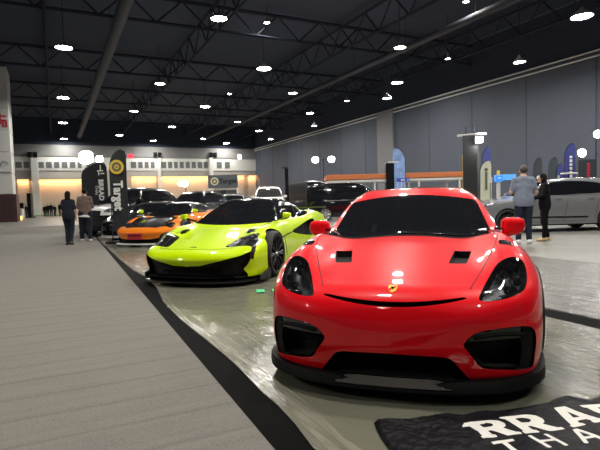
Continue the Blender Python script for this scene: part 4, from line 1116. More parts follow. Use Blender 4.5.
for a, e in ((30.5, 38), (83, 87), (157, 160), (208.5, 212)):
    A = at_y(a, 158, YB); E_ = at_y(e, 158, YB); n += 1
    b = MB(); b.box(((A.x+E_.x)/2, YB - .25, A.z/2), (E_.x-A.x, .5, A.z)); struct(b.build('trim_%d' % n, M_WHITE))
M_COVE = mat('warm_cove_tube', (1,.6,.3), .5, emit=(1, .42, .12), estr=5.0, var=.02)
M_BAY = mat('warm_beige_bay', (.52,.46,.39), .8, var=.04, vscale=.7)
for a, e, zpx in ((17, 29, 180), (39, 82, 180), (131, 156, 177), (161, 208, 177), (236.5, 243.5, 176), (247.5, 255.5, 176)):
    A = at_y(a, zpx, YB); E_ = at_y(e, zpx, YB); n += 1
    b = MB(); b.box(((A.x+E_.x)/2, YB - .08, A.z/2 - .05), (E_.x-A.x, .1, A.z - .1)); struct(b.build('trim_%d' % n, M_BAY))
    cn = globals().get('cn', -1) + 1
    t = thing('cove_light', 'warm orange cove light strip over ' + ['the short bay beside the white tower', 'the long bay behind the two walkers', 'the bay just right of the tall ring flag', 'the long bay left of the corner booth wall', 'the narrow bay right of the booth wall', 'the last narrow bay at the hall corner'][cn], 'light', ((A.x+E_.x)/2, YB - .55, A.z), 0, 'cove lights on the back wall')
    MB().box((0, 0, .08), (E_.x-A.x, .9, .16)).build('cove_housing', M_WALLB, t)
    MB().box((0, .1, -.03), (E_.x-A.x-.1, .12, .06)).build('cove_tube', M_COVE, t)
    l = bpy.data.lights.new('cove_lamp', 'AREA'); l.shape = 'RECTANGLE'; l.size = E_.x-A.x-.1; l.size_y = .25; l.energy = 34*(E_.x-A.x); l.color = (1, .50, .20)
    lo = bpy.data.objects.new('cove_lamp', l); COL.objects.link(lo); lo.parent = t; lo.location = (0, 0, -.08); lo.rotation_euler = (R(18), 0, 0)
    lo.visible_camera = True
# roof steel
def truss(name, p0, p1, depth, bay):
    p0, p1 = Vector(p0), Vector(p1); L = (p1-p0).length; k = max(2, int(L/bay)); b = MB(); dz = Vector((0, 0, depth))
    b.tube([p0, p1], .09, 4); b.tube([p0 + dz, p1 + dz], .11, 4)
    for i in range(k):
        a = p0.lerp(p1, i/k); c = p0.lerp(p1, (i+.5)/k) + dz; e = p0.lerp(p1, (i+1)/k)
        b.tube([a, c], .05, 4, False); b.tube([c, e], .05, 4, False)
    return struct(b.build(name, M_STEEL))
for x in (-28, -18, -9, 0, 9, 18, 27): truss('roof_truss', (x, -18, 11.2), (x, YB, 11.2), 1.6, 2.8)
for y in (5, 17, 29, 41, 53, 65): truss('roof_truss', (-43, y, 11.5), (XR, y, 11.5), 1.4, 3.0)
M_DUCT = mat('grey_duct', (.045,.05,.066), .7, metal=.0, var=.1)
dq = at_z(112, 42, 10.9)
for i, (x, r_) in enumerate(((dq.x, .32), (dq.x + 17.5, .22))):
    b = MB(); b.tube([(x, -10, 10.9), (x, YB - 1, 10.9)], r_, 14); o = b.build('air_duct', M_DUCT, smooth=True)
    for y in range(2, 74, 6): MB().tube([(x, y, 10.9 + r_*.9), (x, y, HC)], .012, 4).build('hanger', M_STEEL, o)
    tag(o, ['long grey round air duct under the roof, nearest the left wall' , 'long grey round air duct under the roof, over the parked cars'][i], 'duct')
# tower at the far left
T0 = at_d(3.5, 221, 42); T0.z = 0
t = thing('booth_tower', 'tall white panelled tower with dark red base at the left edge', 'tower', T0, -YAWC + R(26))
b = MB()
for i in range(6): b.box((-.55, 0, 2.33 + i*1.76 + .86), (3.0, 3.0, 1.70), bev=.03)
for i in range(1): b.box((-.55, 0, 7.2), (2.9, 2.9, 9.6))
b.build('panel_cladding', M_WHITE, t)
MB().box((-.5, 0, 1.16), (3.35, 3.3, 2.32), bev=.02).build('base', mat('dark_red_panel', (.05,.012,.016), .5, var=.2), t)
rm = mat('red_lettering', (.55,.03,.05), .5, var=.1)
for k, (dx, dz, wx, wz) in enumerate(((.35,8.55,.16,.9),(.62,8.75,.42,.14),(.62,8.42,.42,.14),(.55,8.1,.14,.5),(.78,8.1,.14,.5),(-.1,8.6,.5,.14),(-.1,8.2,.14,.8))):
    MB().box((dx-.05, -1.51, dz), (wx, .03, wz)).build('red_mark', rm, t)
lk = MB(); lk.tube([(.45 + .28*math.cos(a), -1.52, 4.75 + .28*math.sin(a)) for a in np.linspace(.3, 3.6, 12)], .05, 6); lk.build('grey_logo', mat('grey_print', (.25,.25,.26), .6, var=.1), t, smooth=True)
MB().box((.35, -1.52, 4.15), (1.0, .03, .12)).build('grey_strip', mat('grey_print', (.25,.25,.26), .6), t)
MB().box((.55, -1.66, 1.2), (.9, .03, 1.7)).build('door', mat('dark_red_door', (.03,.008,.01), .4, var=.2), t)
# ceiling lamps
M_EMIT = mat('lamp_diffuser_glow', (1,1,.95), .4, emit=(1,.97,.86), estr=60.0, var=.01); M_HOUS = mat('lamp_housing', (.25,.25,.26), .5, metal=.5, var=.1)
def ceiling_light(x, y, z, r, energy, label, group):
    t = thing('ceiling_light', label, 'ceiling light', (x, y, z), 0, group)
    h = MB(); h.lathe([(.001, .42), (.06, .42), (.10, .30), (r*.55, .22), (r, .06), (r*1.04, 0), (r*.98, 0), (r*.94, .05)], n=20); h.build('lamp_shade', M_HOUS, t, smooth=True)
    d = MB(); d.lathe([(.001, .02), (r*.9, .03), (r*.93, .05)], n=20); d.build('diffuser', M_EMIT, t, smooth=True)
    MB().tube([(0, 0, .4), (0, 0, max(.6, HC - z))], .02, 6).build('suspension_rod', M_STEEL, t)
    l = bpy.data.lights.new('lamp', 'AREA'); l.shape = 'DISK'; l.size = r*1.7; l.energy = energy; l.color = (1, .955, .87)
    o = bpy.data.objects.new('lamp', l); COL.objects.link(o); o.parent = t; o.location = (0, 0, .012)
lamps = [(64,48,9,.42,1),(63,98,9,.42,1),(63,123,9,.42,1),(64,139,9,.42,1),(219,19,9,.36,1),(264,69,9,.45,1),(160,84,9,.34,1),(205,107,9,.42,1),(134,111.5,9,.34,1),(172,127,9,.40,1),
 (119.5,135.5,9,.40,1),(153,141,9,.42,1),(203,139,9,.32,.6),(226.5,143.5,9,.48,1),(237.5,122,9,.32,.6),(259,131,9,.42,1),(270.5,139.5,9,.3,.5),(293,93.5,9,.34,.6),(267,23,10.6,.16,.2),(229.5,94,10.2,.18,.2),
 (400,48,9,.32,1),(397,83,9,.42,1),(387,98.5,9,.32,.6),(310,113.5,9,.36,1),(314.5,126,9,.26,.5),(347,101,10.4,.18,.2),(519.5,62.5,9,.30,1),(582,17,9,.40,1),(448,59,10.5,.14,.2),(466,2,10.2,.14,.2)]
where = ['in the left-hand row, nearest of that row', 'in the left-hand row, second along', 'in the left-hand row, third along', 'in the left-hand row, farthest, just over the back wall', 'at the top of the picture over the duct end',
 'large, high over the lime car', 'high over the flags, left of the duct line', 'mid-size, over the black cars', 'small, left of the middle over the flag with the ring', 'above the back wall windows, third row', 'just above the back wall, right of the tall flag', 'low over the back wall windows, left of centre',
 'small, just over the back wall windows', 'large, lowest, over the corner booth panel', 'small, over the corner of the two walls', 'bright, left of the wall corner', 'small, at the wall corner', 'small, above the twin floodlights', 'tiny, near the top edge of the picture', 'tiny, left of the large lamp over the lime car',
 'upper one of two over the red car roof', 'lower brighter one over the red car roof', 'small, above the grey wall column', 'left of the wall column, mid height', 'small, just above the twin floodlights', 'tiny and faint, left of the wall column', 'small, over the black lamp post', 'bright, at the upper right corner of the picture', 'tiny and faint, right of the red car roof', 'tiny, at the top edge right of centre']
for (px, py, z, r_, e), wr in zip(lamps, where):
    q = at_z(px, py, z*1.145)
    if q.x > XR - 5: q = at_z(px, py, z*.98)
    ceiling_light(q.x, q.y, q.z, r_*1.14, LAMP_W*e, 'round ceiling lamp, ' + wr, 'ceiling lamps seen under the roof')
# ---------------------------------------------------------------- banner on the floor
M_CLOTHB = mat('black_banner_cloth', (.005,.0045,.0065), .55, spec=.12, bump=.3, bscale=30, var=.2); M_LETTER = mat('white_banner_print', (.72,.70,.66), .6, var=.05, vscale=30)
LET = {  # slab letters on a unit grid: outlines, holes
 'R': ([(0,0),(.36,0),(.36,.14),(.30,.14),(.30,.36),(.40,.36),(.60,0),(.98,0),(.98,.14),(.90,.14),(.72,.42),(.84,.50),(.90,.66),(.86,.86),(.70,.98),(.5,1),(0,1),(0,.86),(.06,.86),(.06,.14),(0,.14)], [(.30,.56),(.50,.56),(.60,.64),(.60,.74),(.50,.82),(.30,.82)]),
 'A': ([(0,0),(.36,0),(.36,.13),(.30,.13),(.34,.26),(.62,.26),(.66,.13),(.60,.13),(.60,0),(1,0),(1,.13),(.93,.13),(.64,1),(.30,1),(.06,.13),(0,.13)], [(.38,.42),(.58,.42),(.48,.76)]),
 'D': ([(0,0),(.5,0),(.72,.06),(.88,.24),(.92,.5),(.88,.76),(.72,.94),(.5,1),(0,1),(0,.86),(.07,.86),(.07,.14),(0,.14)], [(.32,.18),(.46,.18),(.60,.30),(.63,.5),(.60,.70),(.46,.82),(.32,.82)]),
 'T': ([(.40,0),(.60,0),(.60,.84),(.95,.84),(.95,1),(.05,1),(.05,.84),(.40,.84)], None),
 'H': ([(.05,0),(.22,0),(.22,.42),(.74,.42),(.74,0),(.91,0),(.91,1),(.74,1),(.74,.57),(.22,.57),(.22,1),(.05,1)], None),
 'a': ([(0,0),(.18,0),(.27,.26),(.69,.26),(.78,0),(.96,0),(.58,1),(.38,1)], [(.33,.40),(.63,.40),(.48,.80)]),
 'I': ([(.1,0),(.27,0),(.27,1),(.1,1)], None),
 'b': ([(0,.0),(.95,.0),(.8,.35),(.15,.30)], None)}
def banner():
    o = at_z(487, 443); q = at_z(590, 428.5)
    e1 = (q - o); e1.z = 0; e1.normalize(); e2 = Vector((-e1.y, e1.x, 0))
    root = None
    # local frame: u along the lettering, v across it
    def uv(px, py): w = at_z(px, py) - o; return (w.dot(e1), w.dot(e2))
    out = [uv(*p) for p in ((374,424),(384,421.5),(402,422.5),(428,419.5),(443,416.5),(462,418),(478,414),(500,412.5),(520,409.5),(545,407),(560,399),(568,398.5),(588,402),(604,396),(640,392))]
    out += [(1.15,-.55),(.4,-.62),(-.25,-.55)] + [uv(*p) for p in ((398,462),(389,452),(382,442),(377,433))]
    U = [p[0] for p in out]; Vv = [p[1] for p in out]; h = .007
    us = np.arange(min(U)-.02, max(U)+.02, h); vs = np.arange(min(Vv)-.02, max(Vv)+.02, h)
    A, B = np.meshgrid(us, vs, indexing='ij'); a, b = A.ravel(), B.ravel()
    d = -poly_sd(a, b, out)
    rnd = np.random.RandomState(3); z = np.zeros_like(a)
    left = np.clip((.10 - a)/.25, 0.12, 1)                      # the crumpled end
    for i in range(30):
        th = PI/2 + rnd.normal(0, .55); fq = rnd.uniform(14, 80); p = rnd.uniform(0, 6.28)
        s = np.sin((a*math.cos(th) + b*math.sin(th))*fq + p + 1.5*np.sin(a*7 + i) + 1.2*np.sin(b*9 - i))
        z += (1 - np.abs(s))**3*.0026*(18/fq)**.6
    z = z*left*1.1 + .004*np.sin(a*12 + b*5) + .003*np.sin(b*21 - a*6) + .010
    top = np.clip(1 - np.abs(d - .035)/.035, 0, 1)*np.clip((a + .4)*2, 0, 1); z += .016*top*(.6 + .4*np.sin(a*13))
    z = np.maximum(z, .002)*np.clip(d/.02, 0, 1) + .0095
    P = np.stack([a, b, z], 1); nu, nv = A.shape
    i, j = np.meshgrid(range(nu-1), range(nv-1), indexing='ij'); k = (i*nv + j).ravel()
    F = np.stack([k, k+nv, k+nv+1, k+1], 1)
    keep = (d[F] > -h*1.5).any(1); F = [tuple(f) for f in F[keep]]
    M = (P, F, np.tile([0., 0, 1.], (len(P), 1)))
    C, _ = clip(M, lambda P: poly_sd(P[:, 0], P[:, 1], out))
    pl = []
    def put(ch, u0, v0, w, hh, sl=.0):
        ou, ho = LET[ch]; f = lambda q: [(u0 + x*w + sl*y*hh, v0 + y*hh) for x, y in q]; pl.append((f(ou), f(ho) if ho else None))
    S_ = Lw
    for ch, px0, px1 in (('b', None, None),): put('b', .02-.075, .128, .135, .075, -.1)
    u1 = uv(590, 428.5)[0]
    put('R', -.02, .0, .215, .165, -.05); put('R', .205, .0, .225, .185, -.12); put('A', .47, .0, .205, .20, -.05); put('D', .70, .0, .23, .20, -.1)
    put('T', -.005, -.165, .125, .135); put('H', .20, -.155, .125, .135, -.05); put('a', .40, -.15, .135, .135); put('I', .62, -.15, .1, .135)
    def lf(P):
        r = np.full(len(P), 1e3)
        for ou, ho in pl:
            s = poly_sd(P[:, 0], P[:, 1], ou)
            if ho: s = np.maximum(s, -poly_sd(P[:, 0], P[:, 1], ho))
            r = np.minimum(r, s)
        return r
    T, C = clip(C, lf)
    b_ = surf('banner', (C[0], C[1], None), M_CLOTHB); b_.location = (o.x, o.y, 0); b_.rotation_euler = (0, 0, math.atan2(e1.y, e1.x))
    tag(b_, 'crumpled black cloth banner with big white letters on the floor at lower right', 'banner')
    surf('lettering', (T[0], T[1], None), M_LETTER, b_)
Lw = 0
banner()
# ---------------------------------------------------------------- feather flags
def flag(name, label, base, h, wid, m, bow=.25, face_rz=None, tip=.35, side=1, z0=.0, group=None):
    """curved-top flag: pole, weighted foot, cloth with thickness; cloth faces the camera side"""
    rz = -YAWC if face_rz is None else face_rz
    t = thing(name, label, 'flag', base, rz, group)
    top = h
    pole = [(0, 0, .05 + (h*.80 - .05)*k/6) for k in range(7)] + [(side*wid*.75*(1 - math.cos(a)), 0, h*.80 + h*.20*math.sin(a)) for a in np.linspace(.25, PI/2, 6)]
    MB().tube(pole, .016, 6).build('flag_pole', M_STEEL, t, smooth=True)
    MB().lathe([(.001,0),(.22,0),(.23,.03),(.2,.06),(.03,.08),(.03,.16),(.001,.16)], n=20).build('flag_foot', M_MATT, t, smooth=True)
    zb = z0 + .35
    e = [(side*.02, zb + (h*.80 - zb)*k/10) for k in range(11)] + [(side*(wid*.75*(1 - math.cos(a)) + .02), h*.80 + h*.195*math.sin(a)) for a in np.linspace(.2, PI/2, 7)]
    o_ = [(side*wid*(1.0 + .0*k), h*.93 - (h*.93 - zb)*k/12) for k in range(13)]
    pts = e + [(side*wid*.93, h*.985)] + o_
    b = MB(); n = len(pts)
    V1 = [b.b.verts.new((x, -.006 + .03*math.sin(z*2.2 + x*4), z)) for x, z in pts]; V2 = [b.b.verts.new((x, .006 + .03*math.sin(z*2.2 + x*4), z)) for x, z in pts]
    b.b.faces.new(V1); b.b.faces.new(V2[::-1])
    for k in range(n): b.b.faces.new((V1[k], V2[k], V2[(k+1) % n], V1[(k+1) % n]))
    bmesh.ops.triangulate(b.b, faces=[f for f in b.b.faces if len(f.verts) > 4])
    c = b.build('flag_cloth', m, t)
    return t, c
def vtext(par, body, capH, x, z, m, name='lettering', bold=.0, y=-.05, up=False, sx=1.0):
    me = text_mesh(body, capH, .004, bold, sx)
    o = link(name, me, m, par); o.location = (x, y, z); o.rotation_euler = (PI/2, R(-90 if up else 90), 0)
    return o
F_BLK = mat('black_flag_cloth', (.012,.013,.016), .75, var=.1); F_GOLD = mat('gold_print', (.75,.50,.06), .6, var=.05); F_GREY = mat('grey_green_print', (.10,.13,.08), .6, var=.05)
F_WHITE = mat('white_print', (.75,.75,.73), .6, var=.05); F_CREAM = mat('cream_flag_cloth', (.62,.64,.50), .7, var=.05); F_BLUE = mat('blue_flag_cloth', (.045,.055,.24), .7, var=.2, vscale=2); F_SKY = mat('pale_blue_flag_cloth', (.22,.34,.62), .7, var=.35, vscale=2.5)
F_RED = mat('red_print', (.60,.02,.06), .6, var=.05); F_SLATE = mat('slate_flag_cloth', (.035,.045,.055), .75, var=.1)
def ring(par, x, z, r, m, name, y=-.045, thick=.35):
    b = MB(); b.lathe([(r*(1-thick), -.004), (r, -.004), (r, .004), (r*(1-thick), .004), (r*(1-thick), -.004)], 'Y', c=(x, y, z), n=32); return b.build(name, m, par, smooth=False)
def disc(par, x, z, r, m, name, y=-.045):
    b = MB(); b.lathe([(.001, -.004), (r, -.004), (r, .004), (.001, .004)], 'Y', c=(x, y, z), n=32); return b.build(name, m, par)
# tall flag with the ring and the upright word
D = 14.9
t, c = flag('feather_flag', 'tall dark feather flag with yellow ring emblem and white upright lettering', Vector(hall((112.3-300)/490*D, D, .015)), 2.82, .50, mat('dark_slate_flag', (.018,.022,.024), .75, var=.1))
k = D/490; Z = lambda py: 1.17 + (205.3 - py)*k; Xf = lambda px: (px - 112.3)*k
ring(c, Xf(119.8), Z(168), .215, F_GOLD, 'outer_ring', -.05, .34); disc(c, Xf(119.8), Z(168), .142, F_GREY, 'inner_disc', -.049); disc(c, Xf(119.8), Z(168), .075, F_GOLD, 'ring_centre', -.058); ring(c, Xf(119.8), Z(168), .035, F_GREY, 'pupil_ring', -.066, .6)
vtext(c, 'Target', .27, Xf(116.2), Z(196.5), F_WHITE, bold=.014, sx=.86)
# black flag with pale lettering behind the walkers
D = 21.2; k = D/490
base = Vector(hall((84-300)/490*D, D, .006))
t, c = flag('feather_flag', 'broad black feather flag with small white lettering under the left floodlight', base, 3.02, 1.10, F_BLK)
Z = lambda py: 1.17 + (205.9 - py)*k; Xf = lambda px: (px - 84)*k
vtext(c, 'BRRAD', .20, Xf(101.2), Z(190.5), F_WHITE, bold=.012); vtext(c, 'THAI', .13, Xf(97.3), Z(190.5), F_WHITE)
for dx, dz, wx, wz in ((0,.0,.26,.05),(.02,.12,.05,.26),(-.06,-.11,.05,.16),(.10,-.12,.16,.05)):
    MB().box((Xf(103) + dx, -.05, Z(171.5) + dz), (wx, .006, wz)).build('white_symbol', F_WHITE, c)
# flags on the right
def rflag(label, px, py_top, py_base, D, widpx, m, text=None, tm=None, side=1, rz=None, capk=.45, tsize=None):
    Hh = 200 - (px-300)*.0279; k = D/490
    h = 1.17 + (Hh - py_top)*k
    t, c = flag('feather_flag', label, Vector(hall((px-300)/490*D, D)), h, widpx*k, m, side=side, rz_=None) if False else flag('feather_flag', label, Vector(hall((px-300)/490*D, D)), h, widpx*k, m, side=side)
    if text: vtext(c, text, widpx*k*capk, side*widpx*k*.5 + (-widpx*k*capk*.5), 1.17 + (Hh - (py_top*.45 + py_base*.55))*k, tm, up=False)
    return t, c
rflag('pale blue feather flag beside the grey wall column', 392.5, 148, 182, 27, 13, F_SKY, 'EVENT', F_WHITE, -1) if False else None
t, c = rflag('pale blue feather flag above the small blue sign', 406.5, 148, 182, 28.2, 12.5, F_SKY, None, None, -1)
t, c = rflag('cream feather flag right of the black lamp post', 480.5, 161, 190, 20.5, 11.5, F_CREAM, None, None, 1)
disc(c, .25, 1.17 + (195-170)*20.5/490, .07, F_GREY, 'round_print', -.05); MB().box((.25, -.05, 1.75), (.09, .008, .75)).build('column_print', F_GREY, c)
t, c = rflag('dark blue feather flag behind the cream flag', 483, 147, 188, 25, 8.5, F_BLUE, None, None, 1)
t, c = rflag('tall blue feather flag with white lettering, right of the black-suited woman', 564.5, 144, 182, 22, 11.5, F_BLUE, 'SPORT', F_WHITE, 1) if False else rflag('tall blue feather flag with white upright print, right of the woman', 564.5, 144, 182, 22, 11.5, F_BLUE, None, None, 1)
for i in range(7): MB().box((.28, -.05, 2.75 - i*.17), (.12, .008, .10 + .03*(i % 2))).build('white_print', F_WHITE, c)
t, c = rflag('dark slate feather flag left of the blue ones, farther left', 534, 158, 182, 26, 9, F_SLATE, None, None, 1)
disc(c, .24, 2.0, .10, F_WHITE, 'round_print', -.05)
t, c = rflag('dark slate feather flag just left of the tall blue flag', 549, 157.5, 182, 25, 9.5, F_SLATE, None, None, 1)
t, c = rflag('short blue flag between the slate flag and the tall blue flag', 556.5, 164, 184, 23.5, 7, F_BLUE, None, None, 1)
MB().box((.1, -.05, 1.75), (.10, .008, .5)).build('cream_print', F_CREAM, c)
# upright dark stand with red lettering, far right
Hh = 200 - 286*.0279; D = 20; k = D/490
t = thing('display_stand', 'dark upright display panel with red vertical lettering at far right', 'sign', hall((587-300)/490*D, D), -YAWC)
MB().box((0, 0, 1.45), (.72, .08, 2.1), bev=.01).build('panel', F_SLATE, t); MB().box((0, 0, .2), (.6, .3, .4), bev=.02).build('foot', M_MATT, t)
for i in range(8): MB().box((.05, -.05, 2.30 - i*.12), (.12, .012, .09)).build('red_print', F_RED, t)
MB().box((-.02, -.055, 1.22), (.26, .014, .26)).build('red_square', F_RED, t); disc(t, -.02, 1.22, .06, F_SLATE, 'square_mark', -.066)
# ---------------------------------------------------------------- floodlights on stands
M_FLOOD = mat('floodlight_glow', (1,1,1), .4, emit=(.95,.97,1), estr=90.0, var=.01)
def floodlight(label, px, py, D, heads, energy, aim, r=.16, bar=True):
    Hh = 200 - (px-300)*.0279; k = D/490; z = 1.17 + (Hh - py)*k
    t = thing('floodlight_stand', label, 'floodlight', hall((px-300)/490*D, D, .006), -YAWC)
    MB().tube([(0, .06, .02), (0, .06, z + .12)], .028, 8).build('mast', M_STEEL, t, smooth=True)
    b = MB()
    for a in (.5, 2.6, 4.7): MB().tube([(0, .06, .75), (.55*math.cos(a), .06 + .55*math.sin(a), .02)], .018, 6).build('leg', M_STEEL, t, smooth=True)
    if len(heads) > 1: MB().tube([(min(h[0] for h in heads)*k - .1, .06, z), (max(h[0] for h in heads)*k + .1, .06, z)], .022, 6).build('crossbar', M_STEEL, t, smooth=True)
    for dx, dy, s in heads:
        hd = MB(); hd.lathe([(.001,.06),(r*.6*s,.06),(r*1.05*s,-.01),(r*1.08*s,-.05),(r*.98*s,-.05),(r*.9*s,-.02),(.001,-.02)], 'Y', n=24); ho = hd.build('lamp_head', M_STEEL, t); ho.location = (dx*k, -.02, z - dy*k)
        MB().lathe([(.001,-.05),(r*.97*s,-.05),(r*.97*s,-.04),(.001,-.04)], 'Y', n=24).build('lamp_glass', M_FLOOD, ho)
        l = bpy.data.lights.new('lamp', 'AREA'); l.shape = 'RECTANGLE'; l.size = r*1.8*s; l.size_y = r*1.4*s; l.energy = energy*s; l.color = (.95,.97,1); l.spread = R(140)
        o = bpy.data.objects.new('lamp', l); COL.objects.link(o); o.parent = ho; o.location = (0, -.068, 0); o.rotation_euler = (PI/2, 0, 0)
    return t
floodlight('brightest floodlight at left, on a mast behind the two walkers', 90, 158, 22.8, [(0,0,1.2),(13,2,.6)], 2600, None, .27)
floodlight('twin floodlights side by side on one mast behind the people carrier', 325, 160, 39, [(-8,0,1),(8,0,1)], 700, None, .25)
floodlight('small floodlight behind the white car, over its roof', 187, 184, 27.6, [(0,0,1),(-5,0,.6)], 80, None, .16)
floodlight('floodlight on a thin mast beside the tall blue flag', 581.5, 153.5, 21, [(0,0,1)], 130, None, .17)
floodlight('floodlight at the right edge of the picture, above the red lettering', 597, 135, 24.5, [(0,0,1)], 130, None, .19)
# black wrapped lamp post with crossbar
D = 13.2; k = D/490; Hh = 200 - 168*.0279
t = thing('lamp_post', 'black square lamp post with white crossbar behind the red car', 'lamp post', hall((472-300)/490*D, D), -YAWC - R(28))
MB().box((0, 0, 1.38), (.37, .37, 2.76), bev=.01).build('post', mat('black_post_wrap', (.012,.013,.015), .55, var=.1), t)
MB().box((0, 0, .03), (.7, .7, .06), bev=.01).build('base_plate', M_STEEL, t)
MB().box((.02, -.02, 2.78), (.74, .08, .06), bev=.01).build('crossbar', M_WHITE, t)
for x in (-.12, .08): MB().tube([(x, 0, 2.80), (x, 0, 3.0)], .02, 6).build('finial', M_STEEL, t)
MB().box((-.20, -.05, 1.8), (.03, .06, .9)).build('pale_edge_strip', F_GOLD, t)
ho = MB().box((.25, -.24, 2.60), (.20, .10, .16), bev=.01).build('lamp_head', M_STEEL, t)
MB().box((.25, -.295, 2.60), (.17, .012, .13)).build('lamp_glass', M_FLOOD, ho)
l = bpy.data.lights.new('lamp', 'AREA'); l.size = .15; l.energy = 110; l.color = (1,.98,.9); o = bpy.data.objects.new('lamp', l); COL.objects.link(o); o.parent = ho; o.location = (.25, -.31, 2.60); o.rotation_euler = (PI/2, 0, 0)
# ---------------------------------------------------------------- booths, signs and small things
D = 30; k = D/490; Hh = 200 - 90*.0279
t = thing('booth_canopy', 'long low booth canopy with orange fascia along the right wall', 'booth', hall((392-300)/490*D, D), -YAWC + R(1))
Z = lambda py: 1.17 + (197.3 - py)*k
M_ORG = mat('orange_fascia', (.55,.16,.05), .5, var=.05)
MB().box((0, 0, Z(176.8)), (8.0, 2.6, .30), bev=.02).build('fascia', M_ORG, t); MB().box((0, 0, Z(180.8)), (7.9, 2.5, .14), bev=.01).build('white_fascia_band', M_WHITE, t)
for x in (-3.8, -1.2, 1.4, 3.8):
    for y in (-1.15, 1.15): MB().box((x, y, Z(181)/2), (.09, .09, Z(181))).build('canopy_post', M_WHITE, t)
MB().box((0, 1.1, .55), (7.4, .5, 1.1), bev=.02).build('counter', M_WHITE, t)
D = 27.3; k = D/490
t = thing('blue_sign', 'small blue sign board on white legs below the pale blue flag', 'sign', hall((404-300)/490*D, D), -YAWC)
Z = lambda py: 1.17 + (197.1 - py)*k
MB().box((0, 0, Z(180)), (.72, .06, .20), bev=.01).build('board', mat('blue_sign_board', (.03,.07,.42), .4, var=.08), t)
for x, w in ((-.02,.22),(.26,.06)): MB().box((x, -.034, Z(180)), (w, .006, .07)).build('white_mark', F_WHITE, t)
for x in (-.3, -.1, .1, .3): MB().tube([(x, 0, 0), (x, 0, Z(181.5))], .02, 6).build('leg', M_WHITE, t)
D = 25; k = D/490
t = thing('dark_cabinet', 'tall narrow dark cabinet with lamp on top left of the pale blue flag', 'cabinet', hall((390.5-300)/490*D, D), -YAWC)
MB().box((0, 0, 1.45), (.42, .4, 2.9), bev=.015).build('cabinet_body', M_BLK, t); MB().box((.2, -.1, 2.95), (.5, .12, .05), bev=.01).build('top_lamp', M_WHITE, t)
D = 17.5; k = D/490
t = thing('light_box', 'glowing blue box sign on a stand behind the grey car bonnet', 'sign', hall((499-300)/490*D, D), -YAWC)
MB().box((0, 0, 1.74), (.25, .2, .23), bev=.02).build('box', mat('lit_blue_box', (.02,.16,.55), .3, emit=(.03,.25,.9), estr=.8, var=.1), t)
MB().box((0, -.105, 1.75), (.12, .01, .05)).build('white_mark', F_WHITE, t)
MB().box((.42, .15, 1.78), (.55, .03, .2), bev=.005).build('blue_panel', mat('lit_blue_panel', (.10,.35,.75), .3, emit=(.1,.4,.9), estr=.5, var=.2), t)
MB().box((0, 0, .81), (.10, .10, 1.62)).build('stand_post', M_WHITE, t); MB().box((0, 0, .02), (.4, .4, .04)).build('stand_foot', M_WHITE, t)
fg = MB(); fg.lathe([(.001,0),(.05,.0),(.06,.04),(.045,.08),(.05,.12),(.035,.16),(.001,.17)], n=14); f_ = fg.build('trophy', F_GOLD, None, smooth=True); f_.location = t.location + Vector((0, 0, 1.858)); tag(f_, 'small gold figure standing on the glowing blue box', 'trophy')
D = 18.5
t = thing('white_notice', 'small white notice on a thin stand beside the cream flag', 'sign', hall((491-300)/490*D, D), -YAWC)
MB().box((0, 0, 1.72), (.14, .02, .20)).build('notice', M_WHITE, t); MB().tube([(0, .02, .01), (0, .02, 1.65)], .012, 6).build('stand_post', M_STEEL, t); MB().lathe([(.001,0),(.15,0),(.15,.02),(.001,.02)], n=16).build('stand_foot', M_STEEL, t)
# white round table top by the tall blue flag
D = 19.5; k = D/490
t = thing('display_table', 'white round display table between the tall blue flag and the red lettering', 'table', hall((569.5-300)/490*D, D), -YAWC)
MB().lathe([(.001,1.90),(.30,1.90),(.32,1.92),(.30,1.95),(.001,1.95)], n=28).build('table_top', M_WHITE, t, smooth=True); MB().tube([(0,0,.03),(0,0,1.9)], .03, 8).build('pedestal', M_STEEL, t); MB().lathe([(.001,0),(.25,0),(.25,.03),(.001,.03)], n=20).build('foot', M_STEEL, t)
# booth panel with ring logo in the far corner
D = 45; k = D/490; Hh = 200 + 76*.0279
t = thing('booth_wall', 'dark booth wall with round ring logo near the corner of the hall', 'booth', hall((224.5-300)/490*D, D), -YAWC)
Z = lambda py: 1.17 + (202.1 - py)*k
MB().box((0, 0, Z(181.5)), (2.68, .3, 1.20), bev=.02).build('header_panel', mat('slate_panel', (.085,.095,.11), .6, var=.08), t)
for x in (-1.28, 1.28): MB().box((x, 0, Z(188)/2), (.12, .3, Z(188))).build('booth_post', M_WHITE, t)
MB().box((0, .6, Z(190)/2), (2.5, .08, Z(190))).build('back_panel', mat('blue_dark_panel', (.03,.035,.05), .6, var=.2), t)
ring(t, -.75, Z(181.3), .36, F_CREAM, 'logo_ring', -.16, .3); disc(t, -.75, Z(181.3), .14, F_GOLD, 'logo_centre', -.16)
me = text_mesh('Target', .42, .01, .02); o = link('lettering', me, F_BLK, t); o.location = (.45, -.16, Z(183.4)); o.rotation_euler = (PI/2, 0, 0)
for x0, a in ((-1.0,.3),(.25,.3)): MB().box((x0 + .35, .54, Z(195)), (.9 if x0 > 0 else .7, .04, .9)).build('display_screen', M_PANE, t)
